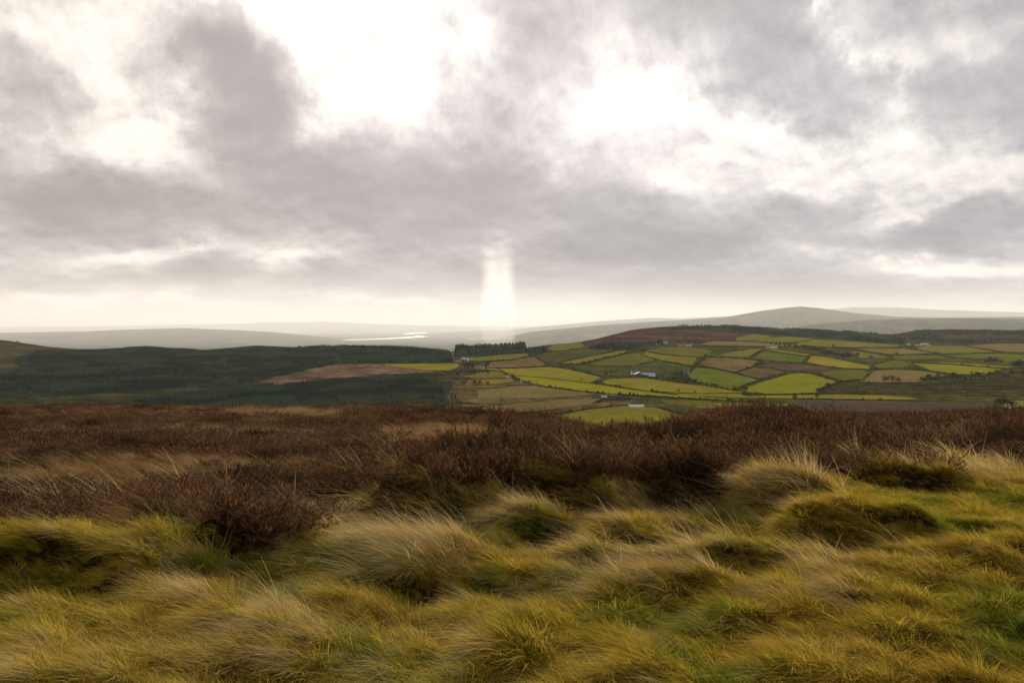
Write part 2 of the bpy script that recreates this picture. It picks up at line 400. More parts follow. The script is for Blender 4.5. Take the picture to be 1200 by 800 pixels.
# ------------------------------------------------------------------ materials
def mat(name):
    m = bpy.data.materials.new(name); m.use_nodes = True
    for n in list(m.node_tree.nodes): m.node_tree.nodes.remove(n)
    b = NB(m.node_tree); out = b.new('ShaderNodeOutputMaterial')
    return m, b, out
def principled(b, out, color, rough=0.9, spec=0.2, normal=None):
    if spec <= 0:                                          # vegetation and soil: no sheen at grazing angles
        p = b.new('ShaderNodeBsdfDiffuse'); b.put(p.inputs['Color'], color); p.inputs['Roughness'].default_value = 1.0
        if normal is not None: b.put(p.inputs['Normal'], normal)
        b.t.links.new(p.outputs[0], out.inputs[0]); return p
    p = b.new('ShaderNodeBsdfPrincipled')
    b.put(p.inputs['Base Color'], color); b.put(p.inputs['Roughness'], rough); p.inputs['Specular IOR Level'].default_value = spec
    if normal is not None: b.put(p.inputs['Normal'], normal)
    b.t.links.new(p.outputs[0], out.inputs[0]); return p
def c4(c): return (c[0], c[1], c[2], 1.0)
def pos(b):
    return b.new('ShaderNodeNewGeometry').outputs['Position']
def plain_mat(name, c, rough=0.85, var=0.25, scale=0.5, spec=0.2):
    m, b, out = mat(name)
    n = b.noise(pos(b), scale, 5, 0.6)
    lo = tuple(v * (1 - var) for v in c); hi = tuple(min(1, v * (1 + var)) for v in c)
    principled(b, out, b.ramp(n, [(0.3, lo), (0.7, hi)]), rough, spec)
    return m
def field_mat(name, c1, c2, streak=0.6, rot=0.3, blotch=(0.10, 0.075, 0.035), bl=0.5):
    """pasture or stubble: two grass tones in drifts, faint tractor lines, worn blotches"""
    m, b, out = mat(name)
    p = pos(b)
    oi = b.new('ShaderNodeObjectInfo')
    vr = b.new('ShaderNodeVectorRotate', rotation_type='Z_AXIS'); b.put(vr.inputs['Vector'], p); b.put(vr.inputs['Angle'], b.mad(oi.outputs['Random'], 2.6, rot))
    q = vr.outputs[0]
    n1 = b.noise(p, 0.012, 5, 0.6); n2 = b.noise(p, 0.10, 5, 0.65)
    st = b.noise(b.vm('MULTIPLY', q, (0.012, 0.16, 0.0)), 1.0, 4, 0.6)
    f = b.add(b.mul(n1, 1.0), b.add(b.mul(b.sub(n2, 0.5), 0.6), b.mul(b.sub(st, 0.5), streak)))
    col = b.mix(b.smooth(f, 0.38, 0.64), c4(c1), c4(c2))
    bf = b.mul(b.smooth(b.noise(b.vm('ADD', p, (400, 90, 0)), 0.03, 6, 0.62), 0.50, 0.66), bl)
    col = b.mix(bf, col, c4(blotch))
    tone = b.mad(oi.outputs['Random'], 0.35, 0.82)
    col = b.vm('MULTIPLY', col, b.vec(tone, tone, tone))
    bump = b.new('ShaderNodeBump'); bump.inputs['Distance'].default_value = 0.6; bump.inputs['Strength'].default_value = 0.5
    b.put(bump.inputs['Height'], b.noise(p, 0.35, 4, 0.6))
    principled(b, out, col, 0.95, 0.0, bump.outputs[0])
    return m

# ------------------------------------------------------------------ ground sheet
def build_ground():
    # rings: fine near the camera, 9 m steps through the valley, wide towards the horizon
    r = [0.0, 0.6]
    while r[-1] < 55000:
        q = r[-1]
        if q < 9: st = 0.045 if q > 2.4 else 0.3
        elif q < 16: st = 0.075
        elif q < 75: st = max(0.12, q * 0.009)
        elif q < 700: st = q * 0.03
        elif q < 4600: st = 9 + (q - 700) * 0.003
        else: st = q * 0.012
        r.append(q + st)
    r = np.array(r)
    fine = np.linspace(-0.80, 0.80, 900)              # tan of bearing across the view
    a = np.arctan(fine)
    rest = np.linspace(a[-1], 2 * np.pi + a[0], 90)[1:-1]
    ang = np.concatenate([a, rest])
    Rr, A = np.meshgrid(r, ang, indexing='ij')
    # inside the fan rings follow depth so that rows match the survey
    D = np.where(np.abs((A + np.pi) % (2 * np.pi) - np.pi) <= a[-1] + 1e-9, 1 / np.maximum(np.cos(A), 0.3), 1 / math.cos(a[-1]))
    X = Rr * D * np.sin(A); Y = Rr * D * np.cos(A)
    Z = z_ground(X, Y)
    # behind and to the sides the moor simply carries on
    back = sstep(-5, -60, Y); Z = Z * (1 - back) + (np.interp(Y, _MY, _MZ)) * back
    nr, na = X.shape
    V = np.stack([X.ravel(), Y.ravel(), Z.ravel()], 1)
    i, j = np.meshgrid(np.arange(nr - 1), np.arange(na), indexing='ij')
    j2 = (j + 1) % na
    Fq = np.stack([i * na + j, i * na + j2, (i + 1) * na + j2, (i + 1) * na + j], -1).reshape(-1, 4)
    # land cover, surveyed from the photograph
    px, py = project(V[:, 0], V[:, 1], V[:, 2])
    x, y = V[:, 0], V[:, 1]
    jx = px + 4 * fbm(x / 60, y / 60, 3, 61); jy = py + 1.6 * fbm(x / 60, y / 60, 3, 71)
    C = np.zeros((len(V), 4), np.float32); C[:, 3] = 1
    def put(mask, c): C[mask, :3] = c
    n = fbm(x / 120, y / 120, 4, 81)
    base = np.array([0.088, 0.092, 0.022]); C[:, :3] = base
    far = y > 300
    front = far & (px > -2000) & (px < 3000)
    def poly(p, c): put(front & in_poly(jx, jy, p) & (y < 4300), c)
    poly([(-900, 390), (535, 390), (535, 520), (-900, 520)], (0.060, 0.060, 0.028))          # floor of the plantations
    poly([(-900, 380), (0, 398), (45, 404), (95, 405), (130, 407), (70, 418), (40, 428), (-900, 430)], (0.085, 0.065, 0.038))   # bare hill shoulder
    poly([(-400, 414), (0, 412), (60, 410), (48, 424), (0, 432), (-400, 436)], (0.10, 0.08, 0.03))
    poly([(285, 452), (325, 441), (395, 426.5), (440, 425.5), (490, 430), (535, 434), (470, 437), (380, 445), (335, 450)], (0.19, 0.125, 0.075))  # felled ground
    poly([(440, 427), (470, 429), (490, 434), (440, 438), (410, 437)], (0.21, 0.135, 0.085))
    poly([(375, 407), (440, 412), (435, 416), (390, 412)], (0.13, 0.085, 0.05))
    poly([(300, 480), (440, 468), (520, 460), (545, 462), (550, 500), (300, 500)], (0.085, 0.068, 0.028))
    poly([(535, 428), (605, 428), (640, 452), (750, 463), (735, 475), (640, 495), (560, 500), (520, 480), (530, 452)], (0.165, 0.125, 0.050))   # rough grazing
    poly([(505, 430), (570, 430), (560, 440), (545, 446), (515, 446)], (0.075, 0.062, 0.032))
    poly([(540, 476), (600, 476), (660, 468), (730, 463), (740, 468), (660, 473), (600, 480), (545, 484)], (0.060, 0.048, 0.028))
    poly([(680, 403), (690, 398), (740, 380), (900, 374), (900, 396), (840, 398), (800, 402), (740, 404), (700, 407)], (0.105, 0.062, 0.046))   # heather hill
    poly([(1060, 380), (1500, 378), (1500, 404), (1200, 403), (1120, 404), (1050, 399)], (0.085, 0.058, 0.042))
    poly([(950, 448), (1010, 448), (1080, 450), (1200, 438), (1500, 436), (1500, 468), (1100, 466), (960, 462)], (0.072, 0.066, 0.020))      # rushy hollow
    ridge = far & (y > 4300)
    t = np.clip(0.5 + 1.3 * fbm(x / 600, y / 350, 4, 91), 0, 1)[:, None]
    gx = np.floor((x + 160 * pn(x / 700, y / 700, 95)) / 330).astype(np.int64); gy = np.floor((y + 160 * pn(x / 600, y / 800, 97)) / 240).astype(np.int64)
    cell = _PERM[_PERM[gx & 255] + (gy & 255)] / 255.0         # mosaic of small farms
    t = np.clip(t[:, 0] * .5 + cell * .6 - .05, 0, 1)[:, None] * np.where(cell < .14, .15, 1.0)[:, None]
    C[ridge, :3] = (np.array([0.040, 0.050, 0.022]) * (1 - t) + np.array([0.145, 0.130, 0.055]) * t)[ridge]
    C[far, :3] *= np.clip(1 + 0.75 * n[far, None], 0.45, 1.7)
    # near moor: peat and litter under the heather, tawny litter under the grass
    nearm = ~far
    C[nearm, :3] = np.array([0.036, 0.026, 0.014])
    m, b, out = mat('open_land')
    at = b.new('ShaderNodeAttribute', attribute_name='cover')
    p = pos(b)
    n1 = b.noise(p, 0.05, 7, 0.65); n2 = b.noise(b.vm('MULTIPLY', p, (0.010, 0.055, 0.0)), 1.0, 6, 0.65); n3 = b.noise(p, 1.7, 6, 0.65)
    k = b.mul(b.add(b.smooth(n1, 0.3, 0.75, 0.45, 1.45), b.smooth(n2, 0.35, 0.7, -0.35, 0.35)), b.smooth(n3, 0.25, 0.75, 0.65, 1.35))
    col = b.vm('MULTIPLY', at.outputs['Color'], b.vec(k, k, k))
    bump = b.new('ShaderNodeBump'); bump.inputs['Distance'].default_value = 0.8; bump.inputs['Strength'].default_value = 0.6
    b.put(bump.inputs['Height'], b.noise(p, 0.22, 6, 0.65))
    principled(b, out, col, 0.95, 0.0, bump.outputs[0])
    o = mesh_np('ground', V, Fq, m, smooth=True, attrs={'cover': ('FLOAT_COLOR', C)})
    tag(o, kind='structure')
    return o
ground = build_ground()

# ------------------------------------------------------------------ air
def build_haze():
    m, b, out = mat('haze_air')
    v = b.new('ShaderNodeVolumePrincipled')
    v.inputs['Color'].default_value = (0.94, 0.925, 0.91, 1); v.inputs['Density'].default_value = HAZE
    v.inputs['Anisotropy'].default_value = 0.12
    m.node_tree.links.new(v.outputs[0], out.inputs['Volume'])
    L, lo, hi = 56500.0, SEA - 30.0, 420.0
    V = [(sx * L, sy * L, z) for z in (lo, hi) for sx, sy in ((-1, -1), (1, -1), (1, 1), (-1, 1))]
    Fq = [(3, 2, 1, 0), (4, 5, 6, 7), (0, 1, 5, 4), (1, 2, 6, 5), (2, 3, 7, 6), (3, 0, 4, 7)]
    o = mesh_np('haze', V, Fq, m)
    tag(o, 'pale damp haze that softens the far valley and hills', 'haze', kind='stuff')
HAZE = 1.7e-5
build_haze()
def build_far_haze():  # second haze volume, added to thicken the air in the distance
    m, b, out = mat('far_haze_air')
    v = b.new('ShaderNodeVolumePrincipled')
    v.inputs['Color'].default_value = (0.865, 0.87, 0.895, 1); v.inputs['Density'].default_value = 9.5e-5; v.inputs['Anisotropy'].default_value = 0.2
    m.node_tree.links.new(v.outputs[0], out.inputs['Volume'])
    x, y0, y1, lo, hi = 40000.0, 4700.0, 45000.0, SEA - 25.0, 390.0
    V = [(sx * x, y, z) for z in (lo, hi) for sx, y in ((-1, y0), (1, y0), (1, y1), (-1, y1))]
    o = mesh_np('far_haze', V, [(3, 2, 1, 0), (4, 5, 6, 7), (0, 1, 5, 4), (1, 2, 6, 5), (2, 3, 7, 6), (3, 0, 4, 7)], m)
    tag(o, 'thicker haze added over the far estuary plain and beyond', 'far_haze', kind='stuff')
build_far_haze()

# ------------------------------------------------------------------ estuary
def build_estuary():
    m, b, out = mat('estuary_water')
    p = b.new('ShaderNodeBsdfPrincipled')
    p.inputs['Base Color'].default_value = (0.05, 0.06, 0.06, 1); p.inputs['Roughness'].default_value = 0.32
    p.inputs['IOR'].default_value = 1.33
    m.node_tree.links.new(p.outputs[0], out.inputs[0])
    shape = [(392, 398.9), (410, 397.6), (440, 396.6), (468, 395.4), (486, 394.0), (492, 392.4), (476, 391.4), (472, 390.6), (483, 390.2),
             (488, 388.6), (497, 388.2), (502, 389.2), (498, 390.6), (512, 391.8), (530, 392.6), (522, 393.2), (505, 393.8), (492, 395.0), (470, 396.6), (440, 397.8), (415, 398.8)]
    V = []
    for px, py in shape:
        a, d, e = ray(px, py); k = (SEA + 6.0 - EYE.z) / float(e)
        V.append((float(a) * k, float(d) * k, SEA + 6.0))
    bm = bmesh.new(); f = bm.faces.new([bm.verts.new(v) for v in V]); bmesh.ops.recalc_face_normals(bm, faces=[f])
    if f.normal.z < 0: f.normal_flip()
    bmesh.ops.triangulate(bm, faces=bm.faces[:])
    me = bpy.data.meshes.new('estuary_water'); bm.to_mesh(me); bm.free(); me.materials.append(m)
    o = bpy.data.objects.new('estuary_water', me); COL.objects.link(o); tag(o, kind='structure')
build_estuary()

# ------------------------------------------------------------------ fields
FM = {  # sun patches and cloud shadow over the valley are painted into these tones
    'lime':   field_mat('sunlit_lime_pasture', (0.235, 0.245, 0.016), (0.31, 0.285, 0.020), 0.5, 0.2, (0.20, 0.14, 0.03), 0.35),
    'green':  field_mat('green_pasture', (0.120, 0.160, 0.018), (0.180, 0.200, 0.022), 0.5, 0.5, (0.12, 0.10, 0.03), 0.4),
    'olive':  field_mat('olive_pasture', (0.160, 0.155, 0.026), (0.225, 0.200, 0.034), 0.6, 0.1, (0.15, 0.10, 0.04), 0.5),
    'yellow': field_mat('yellow_pasture', (0.230, 0.210, 0.022), (0.300, 0.255, 0.028), 0.6, 0.9, (0.19, 0.13, 0.045), 0.5),
    'tan':    field_mat('stubble', (0.200, 0.150, 0.055), (0.260, 0.195, 0.070), 0.7, 0.0, (0.16, 0.11, 0.05), 0.5),
    'brown':  field_mat('rush_grazing', (0.155, 0.112, 0.045), (0.225, 0.160, 0.062), 0.6, 0.4, (0.08, 0.06, 0.03), 0.7),
    'plough': field_mat('ploughed_soil', (0.105, 0.072, 0.052), (0.150, 0.105, 0.075), 1.0, 1.3, (0.13, 0.10, 0.045), 0.3),
    'scrub':  field_mat('rough_scrub_grass', (0.068, 0.084, 0.022), (0.110, 0.112, 0.028), 0.4, 0.3, (0.045, 0.040, 0.020), 0.8),
    'gold':   field_mat('sunlit_rough_grass', (0.250, 0.190, 0.030), (0.310, 0.235, 0.035), 0.9, 0.1, (0.16, 0.11, 0.03), 0.5),
}
FIELDS = [
    ('yellow', [(445, 427), (470, 426.4), (500, 426.2), (537, 426), (537, 430.5), (525, 434.5), (497, 433.5), (470, 430.5)]),
    ('olive', [(557, 418.5), (585, 416), (619, 413.6), (622, 416.2), (612, 419.6), (590, 421.6), (560, 423), (548, 421.5)]),
    ('brown', [(575, 424.2), (600, 422.2), (626, 418.8), (641, 427), (630, 429.6), (600, 430.6), (569, 430.6)]),
    ('olive', [(641, 408), (648, 404.5), (676, 400.8), (688, 406.5), (668, 409.6), (650, 412)]),
    ('scrub', [(630, 413), (650, 412.8), (668, 410.4), (690, 407.4), (718, 405.5), (715, 412.5), (680, 420), (656, 425), (646, 427), (630, 418)]),
    ('yellow', [(657, 425.4), (690, 418.2), (732, 410.4), (735, 413), (700, 421), (676, 426.4)]),
    ('olive', [(689, 427.2), (735, 415), (750, 413.8), (768, 422), (745, 428), (720, 429)]),
    ('olive', [(757, 410.4), (775, 408), (800, 406.6), (828, 410), (836, 413), (820, 417.6), (800, 416.6), (775, 414.2)]),
    ('yellow', [(753, 416), (757, 412), (775, 416), (800, 418), (817, 419), (811, 428.2), (790, 425), (770, 420.6)]),
    ('scrub', [(672, 431), (686, 428.4), (720, 430.6), (745, 429.5), (768, 423), (790, 427), (810, 430.2), (800, 437), (780, 439), (740, 437), (710, 441.5), (698, 439), (686, 435)]),
    ('yellow', [(562, 432), (600, 432.2), (645, 430.2), (660, 432.5), (684, 437), (704, 442.4), (692, 448.6), (640, 442.8), (604, 439.8), (584, 434)]),
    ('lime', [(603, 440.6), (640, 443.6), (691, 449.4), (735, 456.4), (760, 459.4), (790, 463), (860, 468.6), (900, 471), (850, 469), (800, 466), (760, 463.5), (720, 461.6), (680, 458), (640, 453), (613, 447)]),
    ('yellow', [(704, 447.4), (715, 444.2), (750, 443), (780, 446.6), (815, 451.6), (832, 452.6), (862, 457), (872, 460), (820, 460.6), (790, 459.6), (762, 458), (737, 454.6), (712, 450.6)]),
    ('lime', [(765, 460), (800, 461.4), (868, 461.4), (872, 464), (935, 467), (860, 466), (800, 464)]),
    ('green', [(809, 437), (816, 431.2), (832, 432.2), (850, 435.4), (884, 444.2), (887, 446), (872, 450), (862, 455.5), (850, 456), (838, 453), (820, 449), (808, 443)]),
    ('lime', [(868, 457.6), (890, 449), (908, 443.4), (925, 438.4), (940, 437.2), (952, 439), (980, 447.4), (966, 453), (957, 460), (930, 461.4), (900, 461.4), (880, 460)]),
    ('brown', [(820, 427), (830, 420), (852, 419.4), (888, 423), (880, 429.6), (862, 435.4), (846, 432.6)]),
    ('brown', [(865, 436.6), (886, 430.4), (902, 431), (917, 436.2), (905, 440), (888, 443), (872, 438.6)]),
    ('plough', [(893, 427.6), (906, 425), (950, 428), (985, 432), (966, 435.4), (940, 434.2), (920, 434.6), (902, 430.6)]),
    ('olive', [(838, 417.6), (852, 413.6), (880, 409.4), (893, 409), (877, 418.6), (856, 417.8)]),
    ('green', [(882, 419.6), (896, 411.6), (915, 414), (945, 418), (940, 424.4), (915, 422.8)]),
    ('yellow', [(899, 410), (906, 409.4), (930, 413), (950, 415.6), (945, 416.6), (915, 412.6)]),
    ('yellow', [(946, 424.4), (951, 417), (965, 418.4), (990, 423), (1018, 429), (1019, 432.4), (990, 431.2), (965, 428.4)]),
    ('olive', [(962, 437), (985, 433.2), (1010, 434.4), (1018, 437), (1008, 445), (990, 446), (972, 441.6)]),
    ('tan', [(1012, 446.6), (1025, 435), (1040, 433.4), (1080, 434.8), (1117, 440), (1100, 442), (1086, 443.4), (1076, 448), (1020, 448.4)]),
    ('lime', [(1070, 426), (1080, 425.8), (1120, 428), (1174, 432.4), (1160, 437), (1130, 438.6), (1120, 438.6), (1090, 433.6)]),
    ('yellow', [(1080, 423.6), (1120, 424.8), (1185, 430), (1181, 431.4), (1130, 427.6)]),
    ('olive', [(862, 399.4), (864, 395.5), (882, 391.6), (900, 393.4), (905, 395), (892, 398.4)]),
    ('green', [(885, 400), (906, 395.6), (922, 394.6), (956, 397), (935, 400.4), (906, 401.2)]),
    ('tan', [(820, 403.4), (834, 400.4), (870, 400.6), (900, 402), (940, 404), (935, 406), (900, 405.4), (830, 404.6)]),
    ('olive', [(930, 402.6), (955, 398), (1000, 400.4), (1055, 404.4), (1050, 406.6), (1000, 406.8), (960, 406)]),
    ('tan', [(1004, 408.6), (1030, 408), (1060, 408.8), (1094, 413.4), (1075, 414.6), (1045, 415.2), (1026, 412.6)]),
    ('olive', [(1074, 408.4), (1082, 405), (1128, 405.4), (1168, 412.4), (1140, 413.6), (1105, 414.2), (1082, 411)]),
    ('tan', [(1133, 405), (1170, 402.8), (1210, 402.6), (1225, 412.6), (1180, 412.4)]),
    ('green', [(1105, 416.2), (1170, 414.4), (1215, 416), (1215, 421.6), (1180, 424), (1150, 420.4), (1120, 418.4)]),
    ('olive', [(998, 411), (1018, 413.6), (1042, 418.4), (1036, 420), (1010, 419.6), (1000, 416)]),
    ('olive', [(1046, 422.6), (1068, 424), (1062, 430), (1030, 431.6), (1024, 428)]),
    ('green', [(1046, 417), (1098, 416.6), (1112, 419.6), (1080, 421), (1050, 421)]),
    ('yellow', [(872, 465), (900, 463.6), (980, 462.4), (1040, 463.6), (1076, 467.4), (1060, 468.4), (990, 467.4), (935, 466.6)]),
    ('plough', [(934, 469.6), (1000, 469.4), (1080, 471), (1165, 474.4), (1150, 481), (1050, 484), (960, 482), (931, 476)]),
    ('yellow', [(800, 471), (840, 472), (895, 474.4), (925, 473), (920, 478), (870, 480), (820, 478)]),
    ('yellow', [(640, 490.5), (690, 480.4), (732, 476), (768, 478), (800, 487.4), (818, 492), (800, 502), (640, 502)]),
    ('yellow', [(1172, 470.5), (1200, 469.4), (1240, 469), (1240, 478), (1180, 478)]),
    ('gold', [(545, 446.6), (570, 444.6), (600, 444), (602, 447.6), (580, 449.6), (560, 449.6)]),
    ('olive', [(578, 436), (584, 436), (596, 442.4), (560, 443.4), (540, 441)]),
    ('tan', [(560, 457.5), (620, 452.5), (664, 457.6), (700, 462.4), (640, 466.5), (560, 468)]),
    ('tan', [(560, 478.6), (600, 473.6), (660, 468.4), (706, 467), (690, 474), (620, 483), (565, 485)]),
    ('olive', [(775, 468.5), (830, 470), (842, 475.5), (800, 476), (778, 472.5)]),
]
def drape(name, poly, m, lift=0.45, step=14.0):
    pts = np.array(poly, float)
    P2 = []
    for k in range(len(pts)):                              # densify the outline before it goes on the land
        a, c = pts[k], pts[(k + 1) % len(pts)]
        n = max(1, int(np.hypot(*(c - a)) / 6))
        for t in range(n): P2.append(a + (c - a) * t / n)
    P2 = np.array(P2)
    gx, gy = sight(P2[:, 0], P2[:, 1])
    bm = bmesh.new()
    f = bm.faces.new([bm.verts.new((x, y, 0)) for x, y in zip(gx, gy)])
    bmesh.ops.triangulate(bm, faces=[f])
    for ax, lo, hi in ((0, gx.min(), gx.max()), (1, gy.min(), gy.max())):
        s = math.ceil(lo / step) * step
        while s < hi:
            no = (1, 0, 0) if ax == 0 else (0, 1, 0)
            co = (s, 0, 0) if ax == 0 else (0, s, 0)
            bmesh.ops.bisect_plane(bm, geom=bm.verts[:] + bm.edges[:] + bm.faces[:], plane_co=co, plane_no=no)
            s += step
    xs = np.array([v.co.x for v in bm.verts]); ys = np.array([v.co.y for v in bm.verts])
    zs = z_ground(xs, ys) + lift
    for v, z in zip(bm.verts, zs): v.co.z = z
    bmesh.ops.recalc_face_normals(bm, faces=bm.faces[:])
    if sum(fc.normal.z for fc in bm.faces) < 0:
        bmesh.ops.reverse_faces(bm, faces=bm.faces[:])
    for fc in bm.faces: fc.smooth = True
    me = bpy.data.meshes.new(name); bm.to_mesh(me); bm.free(); me.materials.append(m)
    o = bpy.data.objects.new(name, me); COL.objects.link(o); tag(o, kind='structure')
    return o
for k, (kind, poly) in enumerate(FIELDS):
    drape('field', poly, FM[kind], 0.45 + 0.03 * (k % 6))
def strip(name, pts, width, m, lift=0.5):
    """road or track along pixel points"""
    p = np.array(pts, float); q = []
    for k in range(len(p) - 1):
        n = max(2, int(np.hypot(*(p[k + 1] - p[k])) / 3))
        for t in range(n): q.append(p[k] + (p[k + 1] - p[k]) * t / n)
    q.append(p[-1]); q = np.array(q)
    x, y = sight(q[:, 0], q[:, 1])
    dx, dy = np.gradient(x), np.gradient(y); L = np.hypot(dx, dy) + 1e-6
    nx, ny = -dy / L * width / 2, dx / L * width / 2
    V = []
    for s in (-1, 0, 1):
        X, Y = x + nx * s, y + ny * s
        V.append(np.stack([X, Y, z_ground(X, Y) + lift], 1))
    V = np.concatenate(V); n = len(x); i = np.arange(n - 1)
    Fq = np.concatenate([np.stack([i + a * n, i + (a + 1) * n, i + 1 + (a + 1) * n, i + 1 + a * n], 1) for a in (0, 1)])
    o = mesh_np(name, V, Fq[:, ::-1], m); tag(o, kind='structure'); return o
M_road = plain_mat('tarmac_lane', (0.17, 0.16, 0.145), 0.6, 0.2, 0.1, 0)
M_track = plain_mat('gravel_track', (0.15, 0.125, 0.08), 0.9, 0.3, 0.1, 0)
strip('road', [(534.5, 424.5), (533, 420.5), (531.6, 416.5), (530.6, 413)], 6, M_road, 0.8)
strip('track', [(536, 425), (560, 424.5), (575, 427), (590, 434), (600, 441.5), (612, 447.6), (640, 454.2), (680, 459.6), (715, 463.4), (745, 466.5), (770, 468)], 3.5, M_track)

# ------------------------------------------------------------------ hedges: bushy clumps strung along the field edges
_ico = bmesh.new(); bmesh.ops.create_icosphere(_ico, subdivisions=1, radius=1.0)
ICO_V = np.array([v.co[:] for v in _ico.verts]); ICO_F = np.array([[v.index for v in f.verts] for f in _ico.faces]); _ico.free()
def foliage_mat(name, c1, c2, transl=0.25, scale=0.35, rough=0.9):
    m, b, out = mat(name)
    g = b.new('ShaderNodeNewGeometry'); oi = b.new('ShaderNodeObjectInfo')
    n = b.noise(g.outputs['Position'], scale, 4, 0.6)
    f = b.add(b.mul(g.outputs['Random Per Island'], 0.55), b.add(b.mul(n, 0.7), b.mul(oi.outputs['Random'], 0.35)))
    col = b.mix(b.smooth(f, 0.35, 1.15), c4(c1), c4(c2))
    d = b.new('ShaderNodeBsdfDiffuse'); b.put(d.inputs['Color'], col)
    t = b.new('ShaderNodeBsdfTranslucent'); b.put(t.inputs['Color'], col)
    mx = b.new('ShaderNodeMixShader'); mx.inputs[0].default_value = transl
    m.node_tree.links.new(d.outputs[0], mx.inputs[1]); m.node_tree.links.new(t.outputs[0], mx.inputs[2]); m.node_tree.links.new(mx.outputs[0], out.inputs[0])
    return m
M_hedge = foliage_mat('hedge_leaves', (0.030, 0.034, 0.012), (0.080, 0.072, 0.026), 0.25)
M_rust = foliage_mat('autumn_leaves', (0.055, 0.038, 0.018), (0.110, 0.070, 0.030), 0.2)
M_leaf = foliage_mat('broad_leaves', (0.020, 0.026, 0.014), (0.050, 0.054, 0.022), 0.2)
M_fir = foliage_mat('fir_needles', (0.034, 0.070, 0.050), (0.112, 0.160, 0.108), 0.35, 0.012)
M_fird = foliage_mat('dark_fir_needles', (0.016, 0.034, 0.026), (0.058, 0.088, 0.062), 0.25, 0.012)
M_larch = foliage_mat('larch_needles', (0.060, 0.055, 0.018), (0.115, 0.090, 0.028), 0.2, 0.05)
M_bark = plain_mat('bark', (0.045, 0.036, 0.028), 0.95, 0.3, 2.0)
def hedge(pts, label, h=2.2, w=1.6, m=None, seed=0, gaps=0.16, trees=0.08):
    h *= .66; w *= .7
    rg = np.random.default_rng(seed + 100)
    p = np.array(pts, float); q = []
    for k in range(len(p) - 1):
        n = max(2, int(np.hypot(*(p[k + 1] - p[k])) / 3))
        for t in range(n): q.append(p[k] + (p[k + 1] - p[k]) * t / n)
    q.append(p[-1]); q = np.array(q)
    x, y = sight(q[:, 0], q[:, 1])
    s = np.concatenate([[0], np.cumsum(np.hypot(np.diff(x), np.diff(y)))])
    n = int(s[-1] / 1.5) + 2; n = min(n, 900)
    t = np.linspace(0, s[-1], n)
    X = np.interp(t, s, x) + rg.normal(0, 0.35, n); Y = np.interp(t, s, y) + rg.normal(0, 0.35, n)
    keep = (pn(t * 0.045, t * 0 + seed, 3) > -0.42 + gaps) | (rg.random(n) < 0.2); X, Y, t = X[keep], Y[keep], t[keep]; n = len(X)
    hh = h * (0.75 + 0.55 * pn(t * 0.07, t * 0 + seed * 1.7, 5) + 0.25 * rg.random(n))
    tall = rg.random(n) < trees; hh = np.where(tall, hh * rg.uniform(1.5, 2.4, n), hh); hh = np.maximum(hh, 0.7)
    ww = w * (0.7 + 0.6 * rg.random(n)) * np.where(tall, 1.5, 1.0)
    Z = z_ground(X, Y)
    V = ICO_V[None] * (1 + rg.uniform(-0.28, 0.28, (n, len(ICO_V), 1)))
    ang = rg.uniform(0, 6.28, n); ca, sa = np.cos(ang)[:, None], np.sin(ang)[:, None]
    V = np.stack([(V[..., 0] * ca - V[..., 1] * sa) * ww[:, None] + X[:, None], (V[..., 0] * sa + V[..., 1] * ca) * ww[:, None] + Y[:, None],
                  (V[..., 2] * 0.55 + 0.42) * hh[:, None] + Z[:, None]], -1)
    Fq = (ICO_F[None] + (np.arange(n) * len(ICO_V))[:, None, None]).reshape(-1, 3)
    o = mesh_np('hedge', V.reshape(-1, 3), Fq, m or M_hedge)
    tag(o, label, 'hedge', 'hedges between the valley fields')
    return o
